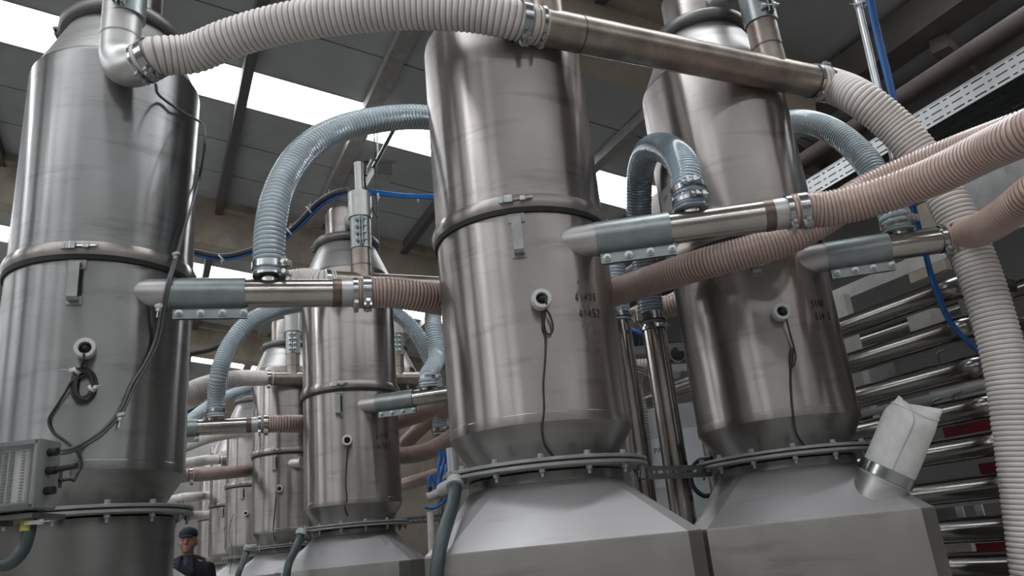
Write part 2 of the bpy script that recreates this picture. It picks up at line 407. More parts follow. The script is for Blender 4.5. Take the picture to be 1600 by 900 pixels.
# ================================================================== HOPPERS
def zz(h): return h + H
def silo_mesh_set():
    S = {}
    b = MB(); b.cap = False
    b.lathe([(.315, zz(1.16)), (.325, zz(1.16)), (.3275, zz(1.162)), (.3275, zz(1.198)), (.325, zz(1.20)), (.325, zz(1.985)), (.322, zz(2.0)), (.312, zz(2.012))], 96)
    S['upper_drum'] = (b.mesh('upper_drum', M['drum']), None)
    b = MB(); b.lathe([(.314, zz(2.010)), (.312, zz(2.014)), (.206, zz(2.256)), (.20, zz(2.262)), (.0, zz(2.262))], 72)
    S['lid'] = (b.mesh('lid', M['lid']), None)
    b = MB(); b.lathe([(.20, zz(2.245)), (.236, zz(2.25)), (.244, zz(2.262)), (.244, zz(2.288)), (.236, zz(2.30)), (.20, zz(2.305))], 72, close=True)
    b.box((-.243, -.01, zz(2.275)), (.03, .05, .04)); b.cyl((-.255, -.05, zz(2.275)), (-.255, .04, zz(2.275)), .007, 8)
    S['collar_ring'] = (b.mesh('collar_ring', M['dark_steel']), None)
    b = MB(); b.lathe([(.158, zz(2.262)), (.158, zz(2.275)), (.152, zz(2.28)), (.152, zz(2.52)), (.14, zz(2.55)), (.09, zz(2.565)), (0, zz(2.57))], 64)
    S['motor_housing'] = (b.mesh('motor_housing', M['drum']), None)
    b = MB(); b.cap = False
    b.lathe([(.31, zz(1.158)), (.325, zz(1.156)), (.325, zz(.412)), (.3268, zz(.410)), (.3268, zz(.382)), (.325, zz(.379))], 96)
    S['lower_drum'] = (b.mesh('lower_drum', M['drum']), None)
    b = MB(); b.cap = False
    b.lathe([(.326, zz(.380)), (.322, zz(.374)), (.253, zz(.268)), (.253, zz(.255))], 80)
    S['cone'] = (b.mesh('cone', M['hop']), None)
    b = MB(); b.lathe([(.322, zz(1.125)), (.336, zz(1.128)), (.343, zz(1.142)), (.343, zz(1.158)), (.336, zz(1.176)), (.322, zz(1.178))], 96, close=True)
    S['clamp_band'] = (b.mesh('clamp_band', M['drum']), None)
    b = MB(); b.lathe([(.322, zz(1.108)), (.334, zz(1.110)), (.336, zz(1.127)), (.322, zz(1.128))], 80, close=True)
    S['band_seal'] = (b.mesh('band_seal', M['gasket']), None)
    b = MB(); b.lathe([(.245, zz(.254)), (.357, zz(.254)), (.360, zz(.256)), (.360, zz(.264)), (.357, zz(.266)), (.245, zz(.266))], 96, close=True)
    b.lathe([(.245, zz(.237)), (.357, zz(.237)), (.360, zz(.239)), (.360, zz(.247)), (.357, zz(.249)), (.245, zz(.249))], 96, close=True)
    S['flange'] = (b.mesh('flange', M['flange']), None)
    b = MB(); b.lathe([(.245, zz(.248)), (.354, zz(.248)), (.354, zz(.255)), (.245, zz(.255))], 72, close=True)
    S['gasket'] = (b.mesh('gasket', M['gasket']), None)
    # latch
    b = MB()
    r = .345; z = zz(1.152)
    b.cyl((-.055, -r, z), (.06, -r - .004, z), .0045, 8); b.box((-.02, -r - .006, z + .002), (.03, .016, .026)); b.box((.03, -r - .006, z), (.018, .014, .016))
    b.box((-.045, -r - .003, z), (.014, .012, .02)); b.cyl((-.02, -r - .012, z - .012), (-.02, -r - .012, z + .015), .004, 8); b.box((.052, -r - .002, z + .004), (.03, .006, .007))
    S['latch'] = (b.mesh('latch', M['clampm']), 'clamp_band')
    # handle: a flat bar bent to a flat U
    b = MB(); w = .017
    for x in (-1,):
        prof = [(-.324, 1.092), (-.352, 1.092), (-.362, 1.082), (-.362, .962), (-.352, .952), (-.324, .952)]
        inn = [(-.324, 1.085), (-.350, 1.085), (-.355, 1.079), (-.355, .965), (-.350, .959), (-.324, .959)]
        vs_ = []
        for sx in (-w, w):
            for y, h in prof: vs_.append((sx, y, zz(h)))
            for y, h in inn: vs_.append((sx, y, zz(h)))
        n = 6; fs_ = []
        for i in range(n - 1):
            fs_ += [(i, i + 1, n + i + 1, n + i), (2 * n + i + 1, 2 * n + i, 3 * n + i, 3 * n + i + 1), (i + 1, i, 2 * n + i, 2 * n + i + 1), (n + i, n + i + 1, 3 * n + i + 1, 3 * n + i)]
        b.add(vs_, fs_)
    b.box((0, -.326, zz(1.09)), (.058, .006, .035)); b.box((0, -.326, zz(.957)), (.05, .006, .03))
    S['handle'] = (b.mesh('handle', M['flange'], angle=30), None)
    # sensor fitting: threaded ring with a dark bore
    b = MB(); a = math.radians(-81); c = Vector((math.cos(a), math.sin(a), 0)); p = c * .322 + Vector((0, 0, zz(.775)))
    b.lathe([(.027, 0), (.027, .024), (.034, .026), (.034, .054), (.031, .058), (.0205, .058), (.019, .045), (.019, .0)], 28, frame(p, c))
    S['sensor_ring'] = (b.mesh('sensor_ring', M['white_ring']), None)
    b = MB(); b.lathe([(.0185, .0), (.0185, .040), (.008, .044), (.008, .062), (0, .063)], 20, frame(p, c))
    S['sensor_core'] = (b.mesh('sensor_core', M['black']), 'sensor_ring')
    # port between motor housing and the valve
    b = MB(); t = dd(-62); b.cyl(t * .13 + Vector((0, 0, zz(2.40))), t * .36 + Vector((0, 0, zz(2.44))), .05, 28)
    S['outlet_port'] = (b.mesh('outlet_port', M['lid']), None)
    # neck and square tank
    b = MB(); b.cap = False
    b.lathe([(.255, zz(.234)), (.272, zz(.230)), (.272, zz(.200))], 72)
    S['neck'] = (b.mesh('neck', M['hop']), None)
    def tank(W, c, rt, ht, hs, hb, name):
        b = MB(); b.cap = False; n = 96
        corner = [(W, -(W - c)), (W, W - c), (W - c, W), (-(W - c), W), (-W, W - c), (-W, -(W - c)), (-(W - c), -W), (W - c, -W)]
        # sample the chamfered square; every corner gets its own vertex so edges stay crisp
        per = []
        for i in range(8):
            p, q = Vector(corner[i]), Vector(corner[(i + 1) % 8])
            k = 18 if i % 2 == 0 else 6
            for j in range(k): per.append(p.lerp(q, j / k))
        n = len(per); vs_ = []; fs_ = []
        for j in range(n):
            # the circle side: faces gather on the quarter points, corners fan out
            a = math.atan2(per[j].y, per[j].x); vs_.append((rt * math.cos(a), rt * math.sin(a), zz(ht)))
        for lv in (hs, hs - .006, hb):
            s_ = 1.0 if lv != hs else .997
            for j in range(n): vs_.append((per[j].x * s_, per[j].y * s_, zz(lv)))
        for l in range(3):
            for j in range(n):
                k = (j + 1) % n; fs_.append((l * n + k, l * n + j, (l + 1) * n + j, (l + 1) * n + k))
        b.add(vs_, fs_[n:]); t_ = MB(); t_.add(vs_[:2 * n], fs_[:n])
        return b.mesh(name, M['tank'], angle=14), t_.mesh(name + '_top', M['dust'], angle=14)
    a_, c_ = tank(.42, .06, .272, .200, .009, -1.0, 'tank'); S['tank'] = (a_, None); S['tank_top'] = (c_, None)
    b = MB()
    for sx in (-1, 1):
        for sy in (-1, 1): b.box((sx * .34, sy * .34, .15), (.07, .07, .32))
    S['feet'] = (b.mesh('feet', M['flange']), None)
    # long necked variant of the left hopper
    b = MB(); b.cap = False; b.lathe([(.25, zz(.234)), (.298, zz(.230)), (.298, zz(-.30))], 80)
    S['_neck_long'] = b.mesh('long_neck', M['hop'])
    S['_tank_low'], S['_top_low'] = tank(.42, .06, .298, -.30, -.45, -1.0, 'low_tank')
    return S
SM = silo_mesh_set()
# bolt of the ring flange: head on top, nut and thread end below
b = MB(); b.lathe([(0, .281), (.0105, .280), (.0105, .270), (.013, .2695), (.013, .266), (.005, .2655), (.005, .2375), (.013, .237), (.013, .234), (.0105, .2335), (.0105, .222), (.0055, .2215), (.0055, .208), (0, .207)], 8, Matrix.Translation((0, 0, H)))
BOLT = b.mesh('bolt', M['flange'])
PORT_DIR = -62
_neck_long, _tank_low, _top_low = SM.pop('_neck_long'), SM.pop('_tank_low'), SM.pop('_top_low')
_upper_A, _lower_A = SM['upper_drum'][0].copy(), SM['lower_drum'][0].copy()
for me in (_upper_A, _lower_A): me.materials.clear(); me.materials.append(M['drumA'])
def build_silo(name, S, rz, label, inlet=-11, group=None, tank_rz=0, long=False, bolts=14):
    t = thing(name, label, 'hopper', S, rz, group); parts = {}
    for k, (me, par) in SM.items():
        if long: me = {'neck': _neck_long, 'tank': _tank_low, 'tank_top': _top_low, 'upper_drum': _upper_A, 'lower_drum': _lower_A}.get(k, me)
        o = link(k, me, parts.get(par, t)); parts[k] = o
        if k in ('tank', 'tank_top', 'feet'): o.rotation_euler.z = math.radians(tank_rz - rz)
        if k == 'outlet_port': o.rotation_euler.z = math.radians(-rz)
    for i in range(bolts):
        a = 2 * math.pi * (i + .5) / bolts
        o = link('bolt', BOLT, parts['flange']); o.location = (.338 * math.cos(a), .338 * math.sin(a), 0)
    d = dd(inlet - rz); n = Vector((d.y, -d.x, 0)); p = n * .22 + Vector((0, 0, zz(1.013)))
    b = MB(); b.cyl(p - d * .02, p + d * .285, .0575, 36)
    b.ring(p + d * .275, p + d * .287, .0585, .05, 36)
    b.build('inlet_nozzle', M['lid'], t)
    return t
GH = 'stainless hoppers in rows'
SC_ = SB + U * PITCH_ROW
SE = SB + U * PITCH_ROW * 2; SF = SB + U * PITCH_ROW * 3; SG = SB + U * PITCH_ROW * 4; SH = SB + U * PITCH_ROW * 5
SA2 = SA + U * PITCH_ROW; SD3 = SD + U * PITCH_ROW * 2
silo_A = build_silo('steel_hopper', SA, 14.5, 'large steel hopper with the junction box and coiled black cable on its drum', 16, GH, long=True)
silo_B = build_silo('steel_hopper', SB, -2.5, 'steel hopper marked 414 by hand, standing in the middle before the others', -6, GH, tank_rz=5)
silo_C = build_silo('steel_hopper', SC_, -1, 'steel hopper marked 415, with its motor top showing under the big blue hose arch', -11, GH)
silo_D = build_silo('steel_hopper', SD, -11, 'steel hopper with the white filter sock, beside the rack of shiny tubes', -10, GH, tank_rz=-11)
silo_E = build_silo('steel_hopper', SE, -1, 'steel hopper directly behind the one marked 415, its bare nozzle end showing', -11, GH)
silo_F = build_silo('steel_hopper', SF, 0, 'third steel hopper back from the 414 one, black cable hanging from its white ring', -11, GH, bolts=12)
silo_G = build_silo('steel_hopper', SG, 0, 'narrow-looking far steel hopper just right of the man in the cap', -11, GH, bolts=12)
silo_H = build_silo('steel_hopper', SH, 0, 'farthest steel hopper of the row, mostly hidden behind the man', -11, GH, bolts=8)
silo_D3 = build_silo('steel_hopper', SD3, -6, 'dull steel hopper peeping out on the right behind the one marked 415', -10, GH, bolts=12)
silo_A2 = build_silo('steel_hopper', SA2, 14.5, 'steel hopper hidden behind the large one with the junction box', 16, GH, bolts=8)

# hand-written numbers as strokes lying on the drum
GLY = {'4': [[(.55, 1), (.1, .35), (.8, .35)], [(.6, .75), (.5, 0)]], '1': [[(.3, 1), (.25, 0)]], 'V': [[(0, 1), (.3, 0), (.75, 1)]],
       'S': [[(.7, .95), (.3, 1), (.1, .75), (.4, .55), (.65, .3), (.4, 0), (0, .08)]], '2': [[(.1, .8), (.35, 1), (.6, .8), (.45, .45), (.05, 0), (.7, .05)]],
       '5': [[(.75, 1), (.2, 1), (.15, .6), (.55, .62), (.65, .3), (.4, 0), (.05, .1)]], '-': [[(.05, .45), (.55, .5)]], ' ': []}
def writing(parent, S, rz, lines, ang, h0, size, slope=.0, th=.0028):
    b = MB(); r = .3262
    for li, txt in enumerate(lines):
        x = 0
        for ch in txt:
            for st in GLY[ch]:
                pts = []
                for (gx, gy) in st:
                    s_ = x + gx * size * .62; h = h0 - li * size * 1.75 + gy * size + slope * s_
                    pts.append((s_, h))
                dense = []
                for (s0, g0), (s1, g1) in zip(pts, pts[1:]):
                    for k in range(4): dense.append((s0 + (s1 - s0) * k / 4, g0 + (g1 - g0) * k / 4))
                dense.append(pts[-1])
                P3 = []
                for s_, h in dense:
                    a = math.radians(ang - rz) + s_ / r; P3.append((r * math.cos(a), r * math.sin(a), zz(h)))
                b.tube(P3, th / 2, 5)
            x += size * (.78 if ch not in '1 ' else .5)
    return b.build('hand_writing', M['ink'], parent)
for o, S, rz, ls, ang, h, sz in ((silo_B, SB, -2.5, ('414V1', '414S2'), -61, .78, .030), (silo_C, SC_, -1, ('415V1', '415V2'), -49, .78, .034), (silo_D, SD, -11, ('514V', '514-2'), -66, .80, .028)):
    for k, tx in enumerate(ls): writing(o, S, rz, [tx], ang + k * 1.5, h - k * sz * 1.9, sz, slope=.12)
def rubbed_ink():
    rnd = random.Random(11); b = MB(); r = .3257
    for k in range(46):
        y = rnd.random(); a0 = -54.5 + rnd.gauss(0, 2.0) + 2.5 * y; h = .86 - .25 * y + rnd.gauss(0, .006)
        w = rnd.uniform(.006, .016); L = rnd.uniform(.012, .035); sl = rnd.uniform(.6, 1.3)
        vs_ = []
        for i in range(5):
            t_ = i / 4; ww = w * math.sin(math.pi * (.12 + .76 * t_)) * .5
            for sg in (-1, 1):
                s_ = (t_ - .5) * L; a = math.radians(a0 + 2.5) + (s_ - sg * ww * .7) / r
                vs_.append(((r + k * 2e-6) * math.cos(a), (r + k * 2e-6) * math.sin(a), zz(h + s_ * sl + sg * ww * .7)))
        b.add(vs_, [(2 * i, 2 * i + 2, 2 * i + 3, 2 * i + 1) for i in range(4)])
    stuff(b.build('rubbed_ink', M['smear'], silo_B))
rubbed_ink()
# white patch with printed letters on the hopper with the filter sock
def sticker():
    b = MB(); r = .3265; n = 8; vs_ = []; fs_ = []
    A0, A1 = math.radians(-178 + 11), math.radians(-152 + 11)
    for i in range(n + 1):
        a = A0 + (A1 - A0) * i / n
        for h in (1.355, 1.475): vs_.append((r * math.cos(a), r * math.sin(a), zz(h)))
    for i in range(n): fs_.append((2 * i, 2 * i + 2, 2 * i + 3, 2 * i + 1))
    o = MB().add(vs_, fs_).build('sticker', M['sticker'], silo_D)
    for txt, sz, h, aend in (('on', .040, 1.418, -162.5),):
        cu = bpy.data.curves.new('t', 'FONT'); cu.body = txt; cu.size = sz; cu.align_x = 'RIGHT'
        to = bpy.data.objects.new('t', cu); COL.objects.link(to); bpy.context.view_layer.update()
        me = bpy.data.meshes.new_from_object(to.evaluated_get(bpy.context.evaluated_depsgraph_get()))
        bpy.data.objects.remove(to)
        for v_ in me.vertices:
            a = math.radians(aend + 11) + v_.co.x / r; y = v_.co.y
            v_.co = ((r + .0008) * math.cos(a), (r + .0008) * math.sin(a), zz(h) + y)
        me.materials.clear(); me.materials.append(M['ink'])
        link('lettering', me, o)
sticker()

# ================================================================== PIPEWORK
def hose(name, pts, r, kind, pitch, label, group, amp=None, seg=28, cat='hose'):
    amp = amp if amp is not None else pitch * .22
    q = spline(pts, pitch / 4)
    rad = []; mis = []
    for i in range(len(q)):
        k = i % 4
        rad.append(r + (amp if k in (1, 2) else 0)); mis.append(1 if k in (0, 1, 2) else 0)
    b = MB(); b.tube(q, rad, seg, mis=mis)
    o = b.build(name, HM[kind], angle=75)
    return tag(o, label, cat, group)
_cl = 0
def clamp(p, axis, r, label, bolt_dir, w=.024, group='hose clamps'):
    axis = Vector(axis).normalized(); p = Vector(p)
    bd = Vector(bolt_dir); bd = (bd - axis * bd.dot(axis)).normalized(); sd = axis.cross(bd)
    t = thing('hose_clamp', label, 'clamp', p, 0, group)
    z = Vector((0, 0, 0))
    MB().ring(-axis * w / 2, axis * w / 2, r + .0035, r - .001, 40).build('band', M['clampm'], t)
    b = MB(); c = bd * (r + .013)
    b.cyl(c - sd * .028, c + sd * .03, .005, 10); b.cyl(c - sd * .036, c - sd * .028, .0095, 6)
    b.box((0, 0, 0), (.024, .014, w), frame(c + sd * .012, axis, bd)); b.box((0, 0, 0), (.024, .010, w), frame(c - sd * .014, axis, bd))
    b.build('bolt', M['bolt'], t)
    return t
PR = .0545
def inlet_line(S, ang, who, long_end=1.0, stub=.63, stub_on=True, sleeve=(.285, .545), rust=True, grp=True):
    """grey sleeve coupling + polished pipe with hose stub + end collar; returns points for hoses"""
    d = dd(ang); n = Vector((d.y, -d.x, 0)); P0 = S + n * .22 + Vector((0, 0, zz(1.013)))
    zv = Vector((0, 0, 1))
    c = thing('pipe_coupling', 'grey zinc sleeve coupling with four bolts ' + who, 'coupling', P0 + d * sleeve[0], ang, 'sleeve couplings on the inlet pipes')
    L = sleeve[1] - sleeve[0]
    MB().lathe([(.0585, 0), (.0615, .0), (.0615, L), (.0585, L)], 40, frame((0, 0, 0), (1, 0, 0)), close=True).build('sleeve', M['zinc'], c)
    b = MB()
    for y in (-.008, .005): b.box((L / 2 + .008, y, -.077), (L, .006, .042))
    b.build('clamping_plate', M['zinc'], c)
    bm = MB(); bm.lathe([(.0145, 0), (.0145, .004), (.0098, .0045), (.0098, .013), (.0055, .0135), (.0055, .021), (0, .022)], 10, frame((0, 0, 0), (0, -1, 0)))
    me = bm.mesh('bolt', M['bolt'])
    for i in range(4):
        o = link('bolt', me, c); o.location = (.03 + i * (L - .035) / 3, -.011, -.078)
    t = thing('inlet_pipe', 'polished steel inlet pipe ' + who, 'pipe', P0 + d * sleeve[1], ang, 'polished inlet pipes')
    o_ = sleeve[1]
    b = MB(); b.lathe([(PR, -.03), (PR, .865 - o_)], 40, frame((0, 0, 0), (1, 0, 0)))
    b.build('tube', M['pipe'], t)
    MB().lathe([(PR + .0006, .865 - o_), (PR + .0016, .875 - o_), (PR + .0006, .90 - o_)], 40, frame((0, 0, 0), (1, 0, 0))).build('weld_ring', M['rust'], t)
    MB().lathe([(PR + .0002, .90 - o_), (PR + .0002, long_end - o_)], 40, frame((0, 0, 0), (1, 0, 0))).build('end_collar', M['lid'], t)
    if stub_on:
        b = MB(); b.cyl((stub - o_, 0, .03), (stub - o_, 0, .10), .036, 28); b.build('hose_stub', M['pipe'], t)
    E_ = P0 + d * (long_end - .035)
    return P0, d, E_
def inlet_clamps(E_, d, who):
    clamp(E_ - d * .012, d, PR + .004, 'narrow steel hose clamp at the pipe end ' + who, (0, -.4, -1), .018)
    clamp(E_ + d * .032, d, PR + .008, 'broad steel hose clamp on the ribbed hose end ' + who, (.2, -.5, -1), .030)

# --- inlets
P0A, dA, EA = inlet_line(SA, 16, 'on the hopper with the junction box')
P0B, dB, EB = inlet_line(SB, -6, 'on the big central hopper')
P0C, dC, EC = inlet_line(SC_, -11, 'on the hopper seen under the large blue arch')
P0D, dD, ED = inlet_line(SD, -10, 'on the hopper with the filter sock', long_end=.78, stub=.585, sleeve=(.285, .53))
P0A2, dA2, EA2 = inlet_line(SA2, 16, 'seen far back above the man, left')
for E_, d, who in ((EA, dA, 'of the hopper with the junction box'), (EB, dB, 'of the 414 hopper'), (ED, dD, 'of the filter sock hopper'), (EA2, dA2, 'of the far pipe above the man')):
    inlet_clamps(E_, d, who)

# --- salmon hoses from the inlets
GP = 'salmon ribbed hoses'
hose('ribbed_hose', [EA + dA * .0, EA + dA * .06, EA + dA * .12, at(660, 464, 3.0), at(700, 471, 3.08), at(770, 482, 3.28), at(860, 480, 3.40), at(930, 466, 3.38), at(975, 452, 3.30), at(1030, 434, 3.13), at(1100, 412, 3.0),
      at(1170, 393, 2.97), at(1230, 373, 2.98), at(1290, 340, 3.03), at(1345, 302, 3.1), at(1420, 268, 3.1), at(1500, 236, 3.05), at(1600, 200, 2.95), at(1690, 165, 3.0), uv(1.2, 4.2, 3.25), uv(1.1, 5.6, 3.45), uv(1.0, 7.15, 3.5)], .060, 'pink', .0135,
     'salmon ribbed hose running behind the 414 hopper and on to upper right', GP)
hose('ribbed_hose', [EB, EB + dB * .06, at(1290, 327, 2.71), at(1350, 314, 2.72), at(1420, 291, 2.70), at(1480, 266, 2.64), at(1540, 236, 2.56), at(1605, 206, 2.46), at(1690, 158, 2.42), uv(.75, 3.6, 3.15), uv(.6, 5.4, 3.4), uv(.6, 7.15, 3.5)], .060, 'pink', .0142,
     'salmon ribbed hose leaving the inlet pipe of the 414 hopper', GP)
hose('ribbed_hose', [ED, ED + dD * .06, at(1512, 365, 3.38), at(1545, 352, 3.25), at(1580, 329, 3.10), at(1620, 297, 2.98), at(1700, 245, 2.95), uv(.9, 4.0, 2.75), uv(.75, 5.5, 2.9), uv(.75, 7.15, 2.95)], .060, 'pink', .0135,
     'brownish ribbed hose leaving the inlet pipe of the filter sock hopper', GP)
hose('ribbed_hose', [EA2, EA2 + dA2 * .06, at(450, 662, 5.80), at(480, 662, 5.92), at(520, 664, 6.1), at(580, 664, 6.1), at(625, 657, 5.95), at(665, 643, 5.8), at(700, 625, 5.7), at(760, 600, 5.7)], .060, 'pink', .0165,
     'salmon ribbed hose passing behind the 415 hopper under its inlet', GP, seg=20)
hose('ribbed_hose', [at(618, 712, 6.4), at(640, 686, 6.35), at(665, 662, 6.3), at(700, 640, 6.2), at(760, 615, 6.2)], .058, 'pink', .0165, 'salmon ribbed hose rising steeply between the 415 and 414 hoppers', GP, seg=20)
hose('ribbed_hose', [at(600, 712, 6.0), at(627, 712, 5.9), at(665, 706, 5.8), at(700, 688, 5.7), at(740, 655, 5.6), at(790, 630, 5.5)], .060, 'pink', .0165, 'lowest salmon ribbed hose between the 415 and 414 hoppers', GP, seg=20)
hose('ribbed_hose', [at(150, 752, 7.7), at(215, 748, 7.6), at(270, 744, 7.6), at(300, 742, 7.6), at(345, 739, 8.2), at(392, 735, 8.75), at(440, 731, 9.4)], .060, 'pink', .0165, 'faded salmon hose far back, above the man in the cap', GP, seg=20)
clamp(at(299, 742, 7.55), at(310, 741, 7.6) - at(290, 743, 7.6), .064, 'steel hose clamp on the faded hose above the man', (0, -.4, -1), .03)
hose('ribbed_hose', [at(930, 560, 4.5), at(975, 510, 4.4), at(1010, 490, 4.3), at(1055, 476, 4.25), at(1110, 462, 4.3), at(1180, 450, 4.35)], .062, 'pink', .0155, 'salmon ribbed hose behind the vertical pipe right of the 414 hopper', GP, seg=20)
hose('ribbed_hose', [at(995, 572, 4.6), at(990, 600, 4.6), at(997, 640, 4.6), at(1003, 690, 4.6), at(1010, 760, 4.6)], .05, 'dusk', .017, 'dull vertical ribbed hose by the grey cabinet', GP, seg=16)
hose('ribbed_hose', [at(950, 577, 4.7), at(985, 575, 4.7), at(1020, 574, 4.7), at(1060, 578, 4.75)], .05, 'dusk', .017, 'dull horizontal ribbed hose below the valve bar', GP, seg=16)

# --- vertical suction pipes and blue arches
GB = 'clear blue spiral hoses'
def riser(px0, py0, D, px1, py1, r, label):
    p = at(px0, py0, D); q = Vector((p.x, p.y, .25))
    t = thing('riser_pipe', label, 'pipe', q, 0, 'vertical steel riser pipes')
    MB().cyl((0, 0, 0), p - q, r, 32).build('tube', M['pipe'], t)
    MB().ring((0, 0, -.25), (0, 0, .0), r + .01, r - .002, 24).build('foot', M['flange'], t)
    return p
zv = Vector((0, 0, 1))
pB1 = riser(1019, 498, 3.55, 0, 0, .0535, 'polished vertical riser pipe between the 414 and filter sock hoppers')
pB2 = riser(966, 494, 3.62, 0, 0, .0535, 'vertical riser pipe half hidden behind the right edge of the 414 hopper')
pD1 = riser(1088, 560, 4.15, 0, 0, .045, 'thin vertical riser pipe behind the filter sock hopper')
pA2 = riser(687, 672, 6.25, 0, 0, .0535, 'vertical riser pipe behind the inlet of the 415 hopper')
def stub_top(P0, d, L): return P0 + d * L + zv * .06
sA = stub_top(P0A, dA, .63)
hose('spiral_hose', [sA + zv * .015, sA + zv * .06, sA + zv * .12, at(424, 345, 2.95), at(440, 288, 3.0), at(476, 235, 3.1), at(530, 202, 3.2), at(600, 186, 3.3), at(668, 184, 3.4), at(760, 205, 3.52), at(850, 262, 3.62),
      at(925, 340, 3.67), at(956, 415, 3.65), pB2 + zv * .07, pB2 - zv * .03], .0575, 'blue', .0185, 'large clear blue spiral hose arching in front of the skylight', GB, amp=.0045, seg=32)
clamp(sA + zv * .05, zv, .062, 'steel hose clamp at the foot of the large blue arch', (1, -.2, 0), .026)
clamp(sA + zv * .012, zv, .059, 'lower wire clamp at the foot of the large blue arch', (1, -.1, 0), .010)
sB = stub_top(P0B, dB, .63)
hose('spiral_hose', [sB + zv * .0, sB + zv * .06, at(1074, 275, 2.66), at(1058, 245, 2.78), at(1032, 230, 2.95), at(1010, 240, 3.15), at(1000, 275, 3.33), at(999, 330, 3.45), at(1006, 400, 3.52), pB1 + zv * .06, pB1 - zv * .03], .0575, 'slate', .0165,
     'blue spiral hose looping over the inlet pipe of the 414 hopper', GB, amp=.003, seg=32)
clamp(sB + zv * .075, zv + Vector((-.1, .1, 0)), .061, 'steel hose clamp on the blue loop above the 414 inlet pipe', (0, -1, 0.), .02)
clamp(sB + zv * .03, zv, .060, 'lower steel clamp where the blue loop meets the 414 inlet pipe', (.3, -1, 0), .014)
clamp(pB1 + zv * .005, zv, .061, 'steel hose clamp atop the polished riser pipe', (-1, -.4, 0), .036)
clamp(pB1 - zv * .05, zv, .059, 'narrow lower clamp on the polished riser pipe', (.6, -1, 0), .014)
clamp(pB2 - zv * .0, zv, .060, 'steel hose clamp on the riser half hidden by the 414 hopper', (1, -.4, 0), .026)
sD = stub_top(P0D, dD, .585)
hose('spiral_hose', [sD + zv * .0, sD + zv * .07, at(1380, 300, 3.58), at(1356, 255, 3.64), at(1320, 218, 3.72), at(1280, 196, 3.82), at(1240, 190, 3.95), at(1190, 205, 4.1), at(1130, 280, 4.2), at(1095, 400, 4.2), pD1 + zv * .05, pD1], .0575, 'blue', .0165,
     'blue spiral hose arching out from behind the filter sock hopper', GB, amp=.004, seg=32)
clamp(sD + zv * .03, zv, .060, 'dark hose clamp at the foot of the arch behind the filter sock hopper', (.6, -1, 0), .03)
sC = stub_top(P0C, dC, .645)
hose('spiral_hose', [sC, sC + zv * .06, at(683, 555, 5.42), at(677, 510, 5.45), at(680, 470, 5.52), at(698, 448, 5.65), at(725, 470, 5.85), at(738, 560, 5.95), at(738, 660, 6.0)], .0575, 'blue', .0185, 'upright blue spiral hose on the inlet pipe of the 415 hopper', GB, amp=.0045, seg=24)
clamp(sC + zv * .06, zv, .062, 'steel hose clamp on the upright blue hose of the 415 hopper', (1, -.2, 0), .026)
sA2 = stub_top(P0A2, dA2, .66)
hose('spiral_hose', [sA2, sA2 + zv * .06, sA2 + zv * .14, at(341, 590, 5.72), at(356, 545, 5.76), at(386, 506, 5.8), at(425, 486, 5.9), at(470, 476, 6.05), at(550, 470, 6.15), at(615, 488, 6.2), at(650, 520, 6.2), at(674, 570, 6.2), at(684, 630, 6.22), pA2 + zv * .03, pA2 - zv * .04],
     .0575, 'blue', .0185, 'blue spiral hose arching behind the 415 hopper, near the man', GB, amp=.0045, seg=24)
clamp(sA2 + zv * .05, zv, .061, 'hose clamp at the foot of the blue arch near the man', (-1, -.2, 0), .02)
clamp(pA2 + zv * .0, zv, .061, 'steel hose clamp atop the riser behind the 415 inlet', (.8, -.5, 0), .036)
hose('spiral_hose', [at(280, 700, 8.3), at(290, 665, 8.35), at(312, 645, 8.4), at(345, 624, 8.5), at(392, 608, 8.7), at(440, 604, 9.0)], .0575, 'blue', .0185, 'far blue spiral hose low behind the arch near the man', GB, amp=.004, seg=20)

# --- overhead manifolds between the two rows
MR = .0715
MH = zz(1.852)
def tee_pos(S, i): return S + U * (PITCH_ROW * i) + dd(PORT_DIR) * .38
def valve(P, who, cap=True, elbow=False):
    """zinc sleeve, valve head and cylinder standing over a manifold branch"""
    t = thing('outlet_valve', 'zinc sleeved valve with slim air cylinder, ' + who, 'valve', (P.x, P.y, zz(2.10)), 0, 'outlet valves on top of the hoppers')
    MB().ring((0, 0, 0), (0, 0, .235), .0735, .06, 36).build('sleeve', M['zinc'], t)
    b = MB(); b.cyl((0, 0, .235), (0, 0, .43), .084, 36); b.cyl((-.03, .04, .26), (-.10, .17, .30), .055, 24)
    b.build('valve_head', M['lid'], t)
    b = MB(); b.cyl((0, 0, .43), (0, 0, .675), .032, 24); b.cyl((0, 0, .43), (0, 0, .455), .037, 24); b.cyl((0, 0, .655), (0, 0, .68), .034, 24)
    b.build('air_cylinder', M['lid'], t)
    b = MB()
    for x in (.012, .030): b.box((x, -.078, .118), (.006, .032, .22))
    b.build('clamping_plate', M['zinc'], t)
    bm = MB(); bm.lathe([(0, -.016), (.013, -.016), (.013, 0), (.0065, .001), (.0065, .033), (.013, .034), (.013, .046), (.0065, .047), (.0065, .06), (0, .06)], 8, frame((0, 0, 0), (1, 0, 0)))
    me = bm.mesh('bolt', M['bolt'])
    for i in range(4): o = link('bolt', me, t); o.location = (0, -.084, .04 + i * .052)
    b = MB(); b.box((.052, -.01, .62), (.02, .025, .10)); b.cyl((.05, 0, .64), (.075, -.01, .69), .008, 8); b.box((.06, -.01, .685), (.04, .02, .012))
    b.build('air_fitting', M['black'], t)
    return t
